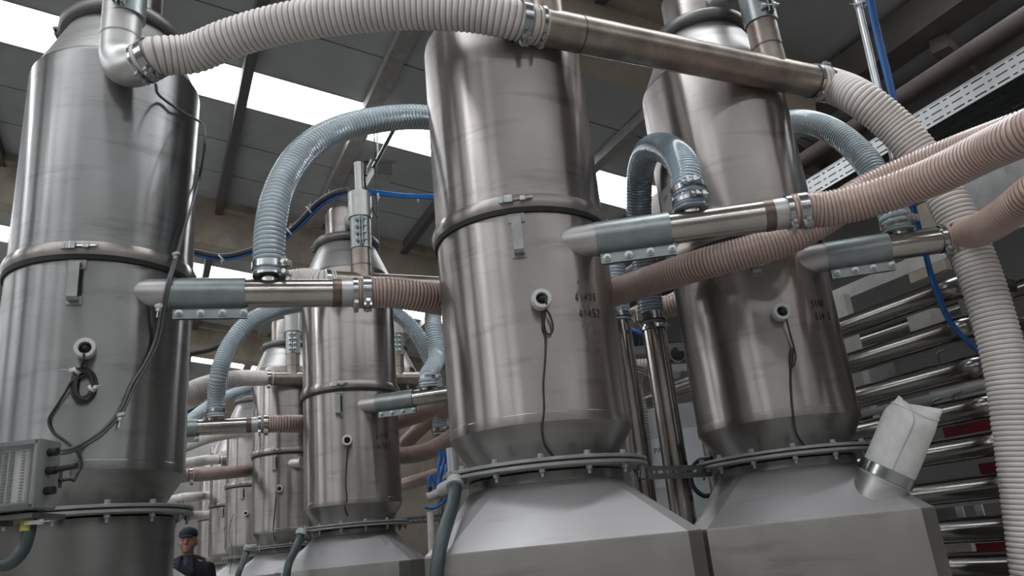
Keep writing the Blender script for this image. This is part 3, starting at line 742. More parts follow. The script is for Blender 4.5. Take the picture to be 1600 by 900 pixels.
def manifold(i, label, left=.25, right=.30):
    a = tee_pos(SB, i) + zv * MH; c = tee_pos(SD, i) + zv * MH
    ax = (c - a).normalized()
    t = thing('manifold_pipe', label, 'pipe', a, 0, 'stained overhead manifold pipes')
    b = MB(); b.cyl(-ax * left, (c - a) + ax * right, MR, 40); b.build('tube', M['manifold'], t)
    for q in (Vector((0, 0, 0)), c - a):
        b = MB(); b.cyl(q, q + zv * .265, .0665, 36); b.build('branch', M['manifold'], t)
        b = MB(); b.ring(q + zv * .120, q + zv * .127, .0685, .06, 36); b.build('weld_ring', M['rust'], t)
    b = MB()
    b.ring(ax * .13, ax * .136, MR + .0015, MR - .01, 40)
    b.build('weld_ring', M['rust'], t)
    return a - ax * left, c + ax * right, ax
mL, mRt, mAx = manifold(0, 'stained steel manifold pipe crossing overhead from the central to the filter sock hopper', left=.06)
for i, who in ((0, 'above the 414 hopper'),): pass
valve(tee_pos(SD, 0), 'on the filter sock hopper')
valve(tee_pos(SB, 0), 'over the big central hopper')
m1L, m1R, _ = manifold(1, 'stained steel manifold pipe behind the first inlet pipe, before the 415 hopper')
valve(tee_pos(SB, 1), 'before the motor top under the blue arch')
m2L, m2R, _ = manifold(2, 'stained steel manifold pipe passing behind the 415 hopper')
valve(tee_pos(SB, 2), 'on the hopper just behind the 415 one')
valve(tee_pos(SD, 2), 'right of the 415 hopper, far back')
m4L, m4R, _ = manifold(4, 'far manifold pipe above the man, among the last hoppers')
m3L, m3R, _ = manifold(3, 'stained manifold pipe far back behind the second blue arch')

# elbow outlet of the left hopper
EL = SA + dd(-60) * .38
def elbow_pts(c, r, n=14):
    ax = Vector((.92, -.30, .24)).normalized()
    out = []
    top = c + zv * (.26)
    out.append(top)
    cen = c + ax * r + zv * 0
    out_pts = [c + zv * .06]
    for k in range(n + 1):
        a = math.pi / 2 * k / n * 1.03
        out_pts.append(c + ax * r * (1 - math.cos(a)) - zv * (r * math.sin(a)) + zv * .0)
    return [top] + out_pts, ax
ec = Vector((EL.x - .012, EL.y, MH + .10))
ep, eax = elbow_pts(ec, .125)
t = thing('elbow_pipe', 'steel elbow pipe turning from the valve into the white hose, upper left', 'pipe', ec, 0)
MB().tube([p - ec for p in ep], .0725, 36).build('tube', M['lid'], t)
MB().ring(zv * .055, zv * .062, .074, .06, 36).build('weld_ring', M['flange'], t)
valve(Vector((EL.x, EL.y, 0)), 'over the elbow pipe, upper left')
ee = ep[-1]; eax = (ep[-1] - ep[-2]).normalized()

GW = 'white ribbed hoses'
big = [ee - eax * .02, ee + eax * .05, at(300, 84, 2.72), at(355, 62, 2.64), at(440, 37, 2.54), at(540, 22, 2.46), at(640, 15, 2.41), at(725, 18, 2.395), at(785, 27, 2.41), mL - mAx * .03, mL + mAx * .04]
hose('ribbed_hose', big, .0705, 'white', .0215, 'big dusty white ribbed hose sweeping across the top', GW, amp=.0035, seg=40)
clamp(ee + eax * .035, eax, .075, 'steel hose clamp where the big white hose leaves the elbow', (.3, -.3, -1), .03)
clamp(ee - eax * .005, eax, .074, 'dark narrow clamp at the elbow end of the big white hose', (0, -.2, -1), .012)
clamp(mL - mAx * .05, mAx, .077, 'broad steel hose clamp at the manifold end of the big white hose', (0, -.2, -1), .032)
clamp(mL + mAx * .02, mAx, .076, 'narrow steel clamp beside the broad one on the manifold', (.1, -.2, -1), .014)
hose('ribbed_hose', [mRt - mAx * .06, mRt + mAx * .03, at(1345, 155, 3.36), at(1400, 200, 3.40), at(1452, 262, 3.44), at(1490, 330, 3.44), at(1522, 405, 3.44), at(1550, 490, 3.44), at(1573, 580, 3.44), at(1588, 680, 3.44), at(1604, 800, 3.44), at(1622, 940, 3.44)], .0745, 'white', .0185,
     'dusty white ribbed hose bending down at the right in front of the tube rack', GW, amp=.0035, seg=40)
clamp(mRt + mAx * .01, mAx, .076, 'wide dull hose clamp at the right end of the overhead manifold', (0, -.2, 1), .04)
clamp(mRt - mAx * .075, mAx, .075, 'narrow clamp left of the wide one on the overhead manifold', (0, -.1, -1), .012)
hose('ribbed_hose', [m1L + V * .06, m1L - V * .03, at(470, 436, 5.2), at(420, 447, 5.15), at(350, 462, 5.2), at(280, 490, 5.3)], .0705, 'white', .0195, 'white ribbed hose lying behind the first inlet pipe, below the large blue arch', GW, seg=24)
clamp(m1L + V * .01, V, .076, 'hose clamp behind the first inlet pipe', (0, -.2, -1), .03)
hose('ribbed_hose', [m2L + V * .06, m2L - V * .03, at(360, 593, 7.0), at(325, 600, 6.9), at(298, 611, 6.8), at(265, 640, 6.7)], .0705, 'white', .0195, 'white ribbed hose passing behind the second blue arch', GW, seg=24)
clamp(m2L + V * .01, V, .076, 'steel hose clamp right of the second blue arch', (0, -.2, -1), .035)
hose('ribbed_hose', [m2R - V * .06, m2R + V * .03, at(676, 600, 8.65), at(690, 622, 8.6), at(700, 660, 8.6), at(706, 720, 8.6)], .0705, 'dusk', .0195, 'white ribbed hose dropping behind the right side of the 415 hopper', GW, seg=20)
clamp(m2R + V * .01, V, .076, 'steel hose clamp right of the 415 hopper, on the far manifold', (0, -.2, -1), .035)
hose('ribbed_hose', [m4L + V * .06, m4L - V * .03, at(315, 720, 12.2), at(285, 726, 12.0), at(240, 737, 11.8), at(150, 750, 11.8)], .0705, 'white', .022, 'far pale ribbed hose above the man', GW, seg=16)
hose('ribbed_hose', [at(420, 672, 10), at(380, 674, 10), at(330, 682, 9.9), at(280, 700, 9.7)], .0705, 'white', .022, 'pale ribbed hose just under the far polished inlet pipe', GW, seg=16)
for (x0, y0, x1, y1, D, lb) in ((262, 783, 305, 776, 13.5, 'pale far hose at the height of the dark flange'), (262, 812, 318, 805, 14.5, 'lowest pale far hose beside the cap of the man')):
    hose('ribbed_hose', [at(x0 - 150, y0 + 26, D), at(x0 - 60, y0 + 10, D), at(x0, y0, D), at((x0 + x1) / 2, (y0 + y1) / 2 - 1, D), at(x1, y1, D + .6), at(x1 + 22, y1 - 2, D + 2)], .0705, 'white', .022, lb, GW, seg=14)

# ================================================================== RACK OF TUBES
RV = 3.2
GR = 'polished tubes of the rack'
names = ['topmost polished tube of the rack behind the filter sock hopper', 'second polished tube from the top of the rack', 'third polished tube of the rack, above the tip of the sock', 'fourth polished tube, level with the top of the sock',
         'fifth polished tube, beside the middle of the filter sock', 'sixth polished tube, just above the rim of the square tank', 'seventh polished tube, below the two white strips', 'lowest polished tube in view on the rack']
for h, lb in zip([.918, .735, .56, .392, .234, .066, -.097, -.247], names):
    ue = 2.10
    t = thing('rack_tube', lb, 'tube', uv(ue, RV, zz(h)), 0, GR)
    b = MB()
    path = [U * 2.7, U * 1.2, U * .12]
    for k in range(7):
        a = math.pi / 2 * k / 6; path.append(U * (.10 - .10 * math.sin(a)) + V * (.10 * (1 - math.cos(a))))
    path.append(V * .30)
    b.tube(path, .054, 32); b.build('tube', M['rackpipe'], t)
# rear tubes and frame behind the rack
for h, v, lb in ((1.02, 4.0, 'grey rear tube at the far right above the rack'), (-.36, 3.35, 'dark low tube under the rack')):
    t = tag(MB().cyl(uv(.4, v, zz(h)), uv(4.6, v, zz(h)), .05, 24).build('rack_tube', M['rackpipe']), lb, 'tube', GR)
def lprof(p0, p1, w, h, th, mat, name, label, cat, group=None):
    b = MB(); p0 = Vector(p0); p1 = Vector(p1); b.beam(p0, p1, th, h); b.beam(p0 + zv * (h / 2) + V * w / 2, p1 + zv * (h / 2) + V * w / 2, w, th)
    return tag(b.build(name, mat, smooth=False), label, cat, group)
lprof(uv(1.2, 3.6, zz(1.225)), uv(3.9, 3.6, zz(1.225)), .07, .075, .006, M['cream'], 'angle_beam', 'cream angle iron beam above the tube rack', 'beam')
fr = thing('support_stand', 'cream steel frame with posts standing behind the polished tubes', 'frame', uv(2.6, 3.75, 0))
o0 = fr.location
for u in (2.22, 3.05, 3.9):
    MB().beam(uv(u, 3.55, 0) - o0, uv(u, 3.55, zz(1.2)) - o0, .10, .05, up=V).build('post', M['cream'], fr, smooth=False)
for h in (.30,.52, .02):
    MB().beam(uv(1.5, 3.50, zz(h)) - o0, uv(4.2, 3.50, zz(h)) - o0, .04, .035).build('rail', M['tray'], fr, smooth=False)
MB().box((0, 0, 0), (.13, .006, .20), frame(on_plane(1437, 500, uv(0, 3.5, 0), V) - o0, zv, U)).build('gusset_plate', M['cream'], fr, smooth=False)
hk = MB()
for px, py in ((1466, 560), (1490, 626), (1459, 636)):
    p = on_plane(px, py, uv(0, 3.46, 0), V)
    hk.tube([p - o0 - zv * .03, p - o0 + zv * .02, p - o0 + zv * .03 - U * .02, p - o0 + zv * .03 - U * .05], .006, 8)
hk.build('hook', M['galv'], fr)
def panel(pxs, v, mat, name, label, cat, th=.02, group=None):
    P = [on_plane(x, y, uv(0, v, 0), V) for x, y in pxs]
    us = [p.dot(U) for p in P]; zs_ = [p.z for p in P]
    u0, u1, z0, z1 = min(us), max(us), min(zs_), max(zs_)
    b = MB(); b.box((0, 0, 0), ((u1 - u0), th, (z1 - z0)), frame(uv((u0 + u1) / 2, v + th / 2, (z0 + z1) / 2), zv, U))
    return tag(b.build(name, mat, smooth=False), label, cat, group)
panel([(1470, 660), (1560, 690)], 3.85, M['red'], 'red_crate', 'dark red crate side seen under the fourth polished tube', 'crate', .3, 'red crates behind the rack')
panel([(1528, 725), (1574, 748)], 3.85, M['red'], 'red_crate', 'dark red crate seen under the fifth polished tube', 'crate', .3, 'red crates behind the rack')
panel([(1480, 846), (1620, 860)], 3.85, M['red'], 'red_crate', 'dim red crate low behind the seventh polished tube', 'crate', .3, 'red crates behind the rack')
panel([(1492, 792), (1508, 812)], 3.7, M['paper'], 'white_board', 'left one of two white strips under the sixth polished tube', 'board', .01, 'white strips behind the rack')
panel([(1521, 788), (1539, 810)], 3.7, M['paper'], 'white_board', 'right one of two white strips under the sixth polished tube', 'board', .01, 'white strips behind the rack')
panel([(1420, 490), (1461, 532)], 3.7, M['cream'], 'cream_box', 'cream box between the two top polished tubes', 'box', .15)
panel([(1495, 465), (1525, 510)], 3.8, M['casing'], 'grey_box', 'dark grey box right of the cream box, by the blue tubes', 'box', .15)
panel([(1330, 560), (1410, 622)], 3.9, M['casing'], 'machine_casing', 'plain grey panel behind the upper tubes beside the hopper', 'panel', .05)
panel([(1448, 600), (1540, 625)], 3.9, M['cream'], 'cream_casing', 'pale panel with a hook between the third and fourth tubes', 'panel', .05)
panel([(1425, 772), (1486, 815)], 3.95, M['casing'], 'machine_casing', 'grey panel behind the corner of the square tank', 'panel', .05)
panel([(1472, 851), (1520, 862)], 3.7, M['cream'], 'cream_board', 'short pale board under the seventh polished tube', 'board', .03)
panel([(1470, 245), (1590, 330)], 4.6, M['greybox'], 'grey_duct', 'plain grey duct panel behind the two salmon hoses at right', 'panel', .3)
panel([(1395, 340), (1480, 420)], 4.6, M['concrete'], 'beige_panel', 'beige panel behind the blue tubes at right', 'panel', .05)

# --- perforated cable tray
def perforated(w, L, rows_, slots, s0=0.):
    """grid plate with long and short slots left open; returns verts, faces in (along, across)"""
    vs_, fs_ = [], []
    xs = [0.]; pat = []
    x = 0.
    while x < L:
        for ln, hole in ((.018, False), (.060, True), (.018, False), (.022, True)):
            x += ln; xs.append(x); pat.append(hole)
    ys = [0.]
    hol = []
    g = w / (rows_ * 1.0)
    for r in range(rows_):
        for k, hh in ((.40, False), (.20, True), (.40, False)): ys.append(ys[-1] + g * k); hol.append(hh)
    for yy in ys:
        for xx in xs: vs_.append((xx, yy))
    nx = len(xs)
    for j in range(len(ys) - 1):
        for i in range(nx - 1):
            off = i
            if hol[j] and pat[i]: continue
            fs_.append((j * nx + i, j * nx + i + 1, (j + 1) * nx + i + 1, (j + 1) * nx + i))
    return vs_, fs_
tr = thing('cable_tray', 'long perforated galvanised cable tray under the roof at right', 'cable tray', uv(1.0, 3.6, zz(1.87)))
vs_, fs_ = perforated(.115, 3.6, 3, 0)
b = MB(); b.add([U * (x) + zv * y for x, y in vs_], fs_)
b.build('side', M['tray'], tr, smooth=False)
vs_, fs_ = perforated(.40, 3.6, 8, 0)
b = MB(); b.add([U * (x) + V * y for x, y in vs_], fs_)
b.build('bottom', M['traydark'], tr, smooth=False)
b = MB(); b.add([U * (x) + zv * y + V * .40 for x, y in ((0, 0), (3.6, 0), (3.6, .115), (0, .115))], [(0, 1, 2, 3)]); b.beam(V * .002 + zv * .115, U * 3.6 + zv * .115 + V * .002, .012, .004)
b.build('rim', M['tray'], tr, smooth=False)
b = MB()
for k, (y, z, r) in enumerate(((.06, .02, .018), (.11, .016, .014), (.18, .022, .02), (.26, .018, .016), (.33, .02, .018))): b.tube([V * y + zv * z, U * 1.8 + V * (y + .01) + zv * z, U * 3.6 + V * y + zv * z], r, 8)
b.build('cables', M['darkcable'], tr)
tag(MB().cyl(uv(.6, 3.75, zz(2.20)), uv(6.5, 3.75, zz(2.20)), .055, 20).build('oxide_pipe', M['brownpipe']), 'dark brown pipe running under the roof above the cable tray', 'pipe')
tag(MB().cyl(uv(.6, 4.5, zz(2.15)), uv(6.5, 4.5, zz(2.15)), .05, 20).build('oxide_pipe', M['brownpipe']), 'second dark brown pipe behind the cable tray', 'pipe')

# --- drop conduit with blue air tubes
p_top = at(1341, -60, 3.55); p_end = at(1400, 262, 3.55)
cd = thing('drop_conduit', 'galvanised conduit dropping from the roof at right', 'conduit', p_end)
MB().cyl(Vector((0, 0, 0)), Vector((p_top.x, p_top.y, 4.9)) - p_end, .0165, 16).build('tube', M['tray'], cd)
MB().ring((0, 0, 0), (0, 0, .04), .02, .012, 16).build('socket', M['galv'], cd)
bt = []
for k, (ox, D) in enumerate(((7, 3.53), (11, 3.55), (14, 3.56))):
    pts = [at(1341 + ox, -40, D), at(1362 + ox, 60, D), at(1384 + ox, 150, D), at(1398 + ox, 235, D), at(1420 + ox * .6, 320, D), at(1438 + ox * .5, 385, D), at(1452 + ox * .6, 440, D - .05), at(1478 + ox * .5, 500, D - .02), at(1515 + ox * .3, 540, D + .02), at(1548, 563 + k * 2, D + .06), at(1585, 575 + k * 2, D + .08)]
    tag(MB().tube(spline(pts, .03), .0075, 10).build('air_tube', M['blue']), ['leftmost', 'middle', 'rightmost'][k] + ' of the three blue air tubes dropping beside the conduit', 'tube', 'blue air tubes on the drop conduit')
def tie(p, axis, r, label, tail=None):
    axis = Vector(axis).normalized(); b = MB(); p = Vector(p); b.ring(p - axis * .005, p + axis * .005, r + .003, r - .001, 14)
    t_ = tail or Vector((0, -.2, -1)); t_ = Vector(t_).normalized(); b.box((0, 0, 0), (.012, .010, .012), frame(p + t_ * (r + .004), t_)); b.beam(p + t_ * r, p + t_ * (r + .035), .004, .002)
    return tag(b.build('cable_tie', M['white_ring']), label, 'cable tie', 'white cable ties')
tie(at(1345, 8, 3.55), zv, .026, 'white cable tie at the top of the drop conduit', (-1, -.3, 0))

# ================================================================== CABLES, BOXES AND FITTINGS
def cable(pts, r, mat, label, name='cable', cat='cable', group=None, seg=8, ds=.015):
    return tag(MB().tube(spline(pts, ds), r, seg).build(name, mat), label, cat, group)
S_ = lambda x, y, S=SA, r=.335: on_silo(x, y, S, r)
# grey cable pair on the left hopper
cable([at(243, 132, 2.72), S_(252, 152, SA, .345), S_(280, 172, SA, .350), S_(305, 186, SA, .348), at(319, 200, 2.86), at(320, 222, 2.84), S_(312, 275, SA, .34), S_(300, 320, SA, .345), S_(287, 360, SA, .35), S_(275, 400, SA, .352), S_(262, 440, SA, .40), S_(252, 485, SA, .37), S_(243, 530, SA, .34), S_(226, 568, SA, .333), S_(206, 600, SA, .332),
       S_(188, 640, SA, .332), S_(160, 672, SA, .332), S_(130, 692, SA, .333), at(70, 709, 2.46)], .0055, M['cable'], 'grey cable running down the whole left hopper to the junction box', group='cables on the hopper with the junction box')
cable([S_(297, 330, SA, .352), S_(290, 350, SA, .352), S_(279, 395, SA, .357), S_(266, 440, SA, .405), S_(256, 490, SA, .37), S_(247, 535, SA, .34), S_(230, 570, SA, .333), S_(210, 604, SA, .332), S_(190, 646, SA, .332), S_(160, 678, SA, .332), S_(130, 697, SA, .333), at(72, 713, 2.46)], .005, M['cable'],
      'second grey cable tied beside the long grey one', group='cables on the hopper with the junction box')
for px, py, r in ((245, 478, .40), (272, 397, .36), (186, 648, .336)):
    tie(S_(px + 3, py, SA, r), Vector((-.25, -.1, 1)), .011, 'white cable tie on the grey cables at %s' % {478: 'the nozzle of the left hopper', 397: 'the clamp band of the left hopper', 648: 'the lower drum of the left hopper'}[py])
# coil
cen = (131, 601)
coil = []
for k in range(0, 6 * 24):
    a = 2 * math.pi * k / 24; w = 1 + .10 * math.sin(k * .21)
    coil.append(S_(cen[0] + 19 * w * .88 * math.cos(a) + 3 * math.sin(k * .09), cen[1] + 26 * w * .92 * math.sin(a) - 2 * math.sin(k * .13), SA, .335 + .010 * (.5 + .5 * math.sin(k * .17))))
cable([S_(131, 553, SA, .385), S_(131, 562, SA, .385), S_(128, 575, SA, .35)] + coil[::4] + [S_(112, 596, SA, .345), S_(104, 610, SA, .34), S_(88, 635, SA, .333), S_(76, 656, SA, .332), S_(82, 674, SA, .332), S_(104, 691, SA, .335), S_(122, 708, SA, .337), S_(127, 725, SA, .337), S_(120, 742, SA, .345), at(105, 749, 2.46), at(92, 751, 2.43)], .0045, M['darkcable'],
      'coiled black cable hanging from the sensor ring of the left hopper', ds=.01)
tie(S_(144, 607, SA, .345), Vector((.6, 0, .5)), .012, 'white cable tie around the coiled black cable', (1, -.4, .1))
tie(S_(120, 579, SA, .345), Vector((.7, 0, .6)), .012, 'white cable tie at the top of the coiled black cable', (-1, -.4, .1))
# cables hanging from the other sensors
def drop(S, pts, label, loop=None, mat='darkcable', r=.0035):
    P = []
    for (x, y, rr) in pts: P.append(on_silo(x, y, S, rr))
    return cable(P, r, M[mat], label, group='sensor cables hanging on the hoppers', ds=.012)
drop(SB, [(850, 462, .385), (854, 473, .385), (853, 482, .36), (849, 500, .342), (851, 518, .338), (860, 523, .336), (864, 512, .338), (858, 490, .345), (853, 484, .35), (850, 505, .34), (853, 522, .335), (852, 560, .332), (849, 600, .332), (850, 640, .332), (847, 672, .330), (851, 695, .315), (860, 708, .292), (868, 716, .28)], 'black cable looped at the ring and hanging down the 414 hopper')
drop(SC_, [(544, 684, .385), (545, 694, .36), (543, 705, .345), (541, 730, .331), (540, 760, .331), (542, 780, .331), (539, 795, .31), (543, 806, .29)], 'black cable hanging straight down the 415 hopper')
drop(SD, [(1224, 487, .385), (1229, 500, .36), (1234, 520, .345), (1241, 545, .338), (1243, 560, .338), (1238, 575, .338), (1236, 560, .338), (1240, 540, .34), (1236, 580, .334), (1237, 620, .331), (1240, 650, .331), (1244, 675, .318), (1252, 690, .295), (1260, 699, .28)], 'black cable with a slim loop hanging down the filter sock hopper')
drop(SE, [(431, 761, .385), (431, 772, .345), (429, 800, .331), (427, 830, .325), (430, 845, .29)], 'black cable hanging down the hopper behind the 415 one')
drop(SF, [(366, 802, .385), (361, 815, .36), (358, 840, .345), (363, 860, .345), (358, 900, .40)], 'black cable dangling far down the third hopper back')
# junction box on the left hopper
jb_p = S_(30, 742, SA, .36); 
jb = thing('junction_box', 'grey junction box with a clear lid and terminal strip, lower left', 'junction box', at(12, 748, 2.42), -4)
JW, JH, JD = .215, .168, .08
def jpart(name, c, size, mat, par=None, bev=.003): return bevel_box(name, size, mat, par or jb, c, bev)
bx = MB()
t_ = .006
bx.box((0, JD / 2 - .003, 0), (JW, .006, JH)); bx.box((-JW / 2, 0, 0), (t_, JD, JH)); bx.box((JW / 2, 0, 0), (t_, JD, JH)); bx.box((0, 0, JH / 2), (JW, JD, t_)); bx.box((0, 0, -JH / 2), (JW, JD, t_))
bx.build('housing', M['jbox'], jb, smooth=False)
MB().box((0, -JD / 2 - .003, 0), (JW + .004, .006, JH + .004)).build('clear_lid', M['clear'], jb, smooth=False)
bx = MB()
for x, w, y, h in ((0, JW, JH / 2 - .004, .010), (0, JW, -JH / 2 + .004, .010)): bx.box((x, -JD / 2, y), (w, .012, h))
for x in (-JW / 2 + .004, JW / 2 - .004): bx.box((x, -JD / 2, 0), (.010, .012, JH))
bx.build('lid_rim', M['jbox'], jb, smooth=False)
ts = jpart('terminal_strip', (.03, .006, .0), (.075, .05, .135), M['term'])
me = MB().box((0, 0, 0), (.010, .008, .0055)).mesh('terminal', M['black'], smooth=False)
for c in range(3):
    for k in range(17):
        o = link('terminal', me, ts); o.location = (-.025 + c * .018 if c < 2 else .024, -.026, -.061 + k * .0076)
        if c == 2: o.scale = (.8, 1, .35)
jpart('duct', (.088, .0, 0), (.016, .05, .16), M['dark_steel'])
for k, z in enumerate((.055, .008, -.042)):
    MB().cyl((JW / 2, -.005, z), (JW / 2 + .026, -.005, z), .0105, 12).build('cable_gland', M['black'] if k != 1 else M['black'], jb)
MB().cyl((JW / 2 + .02, -.005, .008), (JW / 2 + .085, -.012, .012), .0075, 12).build('cable_boot', M['black'], jb)
bx = MB(); bx.box((.0, .04, -JH / 2 - .016), (.19, .13, .012)); bx.box((-.02, .0, -JH / 2 - .02), (.06, .05, .03)); bx.box((0, .07, 0), (.16, .06, .05))
bx.build('mounting_bracket', M['dark_steel'], jb, smooth=False)
pl = MB(); vs_ = []
for i in range(7):
    for y in (712, 757): vs_.append(on_silo(84 + 4.2 * i, y - i * .9, SA, .327) - jb.location)
Ri = Matrix.Rotation(math.radians(4), 4, 'Z')
pl.add([Ri @ v_ for v_ in vs_], [(2 * i, 2 * i + 1, 2 * i + 3, 2 * i + 2) for i in range(6)]).build('backing_plate', M['galv'], jb)
cable([at(46, 795, 2.40), at(47, 812, 2.40), at(44, 835, 2.40), at(34, 862, 2.40), at(15, 880, 2.40), at(-12, 880, 2.42), at(-30, 850, 2.45)], .0165, M['conduit'], 'dark flexible conduit curving out from under the junction box', 'flexible_conduit', 'conduit', ds=.006, seg=14)
tag(MB().cyl(at(46, 808, 2.40), at(42, 830, 2.40), .0175, 14).build('tag_sleeve', M['yellow']), 'yellow tag wrapped round the conduit below the junction box', 'tag')
tie(at(52, 817, 2.385), Vector((0, 0, 1)), .018, 'white cable tie beside the yellow tag', (1, -.3, 0))

# green-grey flexible conduits with grey elbow fittings at the flanges
def flex(pts, r, label, fit_label, fit_to):
    q = spline(pts, r * .35)
    rad = [r * (1 + (.06 if i % 2 else 0)) for i in range(len(q))]
    tag(MB().tube(q, rad, 16).build('flexible_conduit', M['conduit'], angle=80), label, 'conduit', 'green-grey flexible conduits')
    p = q[0]; t = thing('conduit_fitting', fit_label, 'fitting', p, 0, 'grey conduit fittings')
    d = Vector(fit_to) - p
    b = MB(); b.lathe([(r * 1.0, -r * .9), (r * 1.55, -r * .8), (r * 1.6, r * .4), (r * 1.2, r * .9), (0, r)], 18, frame((0, 0, 0), -(q[2] - q[0]))); b.build('cap_nut', M['greybox'], t)
    b = MB(); b.cyl((0, 0, 0), d, r * 1.05, 14); b.build('nipple', M['greybox'], t)
pf = at(712, 754, 2.62)
flex([pf, at(711, 766, 2.60), at(707, 790, 2.53), at(697, 822, 2.43), at(688, 855, 2.35), at(683, 890, 2.33), at(682, 940, 2.33)], .020, 'green-grey flexible conduit hanging before the left side of the 414 tank', 'grey fitting at the flange of the big central hopper', at(690, 765, 2.7))
pf = at(471, 832, 5.30)
flex([pf, at(468, 842, 5.28), at(460, 862, 5.1), at(450, 885, 4.95), at(445, 930, 4.95)], .022, 'green-grey flexible conduit at the left side of the 415 tank', 'grey fitting at the flange of the hopper under the blue arch', at(480, 832, 5.4))
pf = at(388, 856, 7.8)
flex([pf, at(386, 862, 7.8), at(379, 880, 7.7), at(372, 898, 7.6), at(366, 930, 7.6)], .026, 'green-grey flexible conduit at the hopper behind the 415 one', 'grey fitting at the flange of the hopper behind the 415 one', at(398, 855, 7.9))
cable([at(1112, 716, 3.55), at(1092, 720, 3.6), at(1080, 735, 3.62), at(1082, 758, 3.62), at(1098, 774, 3.6), at(1120, 772, 3.55)], .011, M['conduit'], 'dark looped conduit beside the strut at the filter sock hopper', 'flexible_conduit', 'conduit')

# perforated struts tying the flanges together
def strut(p0, p1, label):
    p0 = Vector(p0); p1 = Vector(p1); t = thing('perforated_strut', label, 'strut', p0, 0, 'perforated struts between the hoppers')
    d = (p1 - p0); L = d.length; d.normalize(); n = Vector((d.y, -d.x, 0)).normalized()
    w = .042; xs = []; vs_, fs_ = [], []
    x = 0; holes = []
    cuts = [0]
    while cuts[-1] < L - .05: cuts += [cuts[-1] + .018, cuts[-1] + .046]; holes += [False, True]
    cuts.append(L); holes.append(False)
    ys = [-.021, -.005, .005, .021]
    for y in ys:
        for x in cuts: vs_.append(d * x + zv * y + n * .0)
    nx = len(cuts)
    for j in range(3):
        for i in range(nx - 1):
            if j == 1 and holes[i]: continue
            fs_.append((j * nx + i, j * nx + i + 1, (j + 1) * nx + i + 1, (j + 1) * nx + i))
    b = MB(); b.add(vs_, fs_); b.beam(zv * .021 - n * .02, d * L + zv * .021 - n * .02, .042, .003); b.beam(-zv * .021 - n * .02, d * L - zv * .021 - n * .02, .042, .003)
    b.build('channel', M['galv'], t, smooth=False)
strut(at(1012, 738, 2.95), at(1112, 735, 3.30), 'perforated strut joining the 414 and filter sock hoppers')
strut(at(636, 814, 5.25), at(702, 808, 5.55), 'perforated strut right of the 415 hopper flange')

# control cabinet with papers
cb = thing('control_cabinet', 'grey control cabinet with two paper notices behind the riser pipe', 'cabinet', (0, 0, 0))
pc = at(1000, 658, 4.6); qc = at(1112, 615, 4.5); dirc = Vector((qc.x - pc.x, qc.y - pc.y, 0)).normalized()
cmx = frame(Vector((pc.x, pc.y, 0)), zv, dirc)
hcab = (pc.z + qc.z) / 2 + .02
cb.matrix_world = cmx
bevel_box('body', (.75, .30, hcab), M['cabinet'], cb, (.33, .16, hcab / 2), .006)
bevel_box('door', (.66, .016, hcab - .06), M['cabinet'], cb, (.345, .002, hcab / 2), .004)
for cx, cz, w, h in ((.115, pc.z - .25, .17, .27), (.285, pc.z - .22, .12, .28)):
    MB().box((cx, -.0075, cz), (w, .0012, h)).build('paper_notice', M['paper'], cb, smooth=False)
def lettering(txt, size, parent, loc, mat=M['ink']):
    cu = bpy.data.curves.new('t', 'FONT'); cu.body = txt; cu.size = size; cu.extrude = .0003
    to = bpy.data.objects.new('t', cu); COL.objects.link(to); bpy.context.view_layer.update()
    me = bpy.data.meshes.new_from_object(to.evaluated_get(bpy.context.evaluated_depsgraph_get())); bpy.data.objects.remove(to)
    me.materials.clear(); me.materials.append(mat)
    o = link('lettering', me, parent); o.location = loc; o.rotation_euler = (math.pi / 2, 0, 0); return o
lettering('PANO', .042, cb, (.058, -.0088, pc.z - .195))
lettering('YA', .042, cb, (.09, -.0088, pc.z - .275))
MB().box((.385, -.008, hcab - .055), (.045, .004, .055)).build('warning_plate', M['black'], cb, smooth=False)

# pneumatic valves between the hoppers
def valve_block(p, label, s=1.0):
    t = thing('pneumatic_valve', label, 'valve', p, 0, 'pneumatic valves behind the hoppers')
    b = MB(); b.box((0, 0, 0), (.10 * s, .08 * s, .08 * s)); b.box((0, 0, .055 * s), (.07 * s, .06 * s, .03 * s)); b.build('body', M['black'], t, smooth=False)
    b = MB(); b.lathe([(.040 * s, 0), (.044 * s, .01), (.044 * s, .03), (.036 * s, .042), (.0, .045)], 24, frame((-.01, -.04 * s, -.005), (0, -1, 0))); b.build('round_cap', M['darkcable'], t)
    b = MB(); b.ring((-.01, -.04 * s - .03, -.005), (-.01, -.04 * s - .038, -.005), .045 * s, .039 * s, 24); b.build('cap_rim', M['clampm'], t)
    return t
valve_block(at(988, 536, 4.2), 'black pneumatic valve left of the polished riser pipe')
valve_block(at(1058, 556, 4.2), 'black pneumatic valve with a round cap right of the polished riser pipe')
tag(MB().beam(at(972, 551, 4.15), at(1085, 542, 4.15), .06, .045).build('valve_rail', M['galv'], smooth=False), 'galvanised rail carrying the pneumatic valves', 'rail')
tag(MB().beam(at(1030, 576, 4.1), at(1090, 573, 4.1), .05, .03).build('valve_rail', M['tray'], smooth=False), 'lower bright rail beneath the round capped valve', 'rail')
tag(MB().tube(spline([at(985, 513, 4.12), at(994, 517, 4.1), at(1004, 524, 4.1), at(1020, 530, 4.15)], .02), .011, 8).build('air_tube', M['blue']), 'short blue air tube on the left pneumatic valve', 'tube')
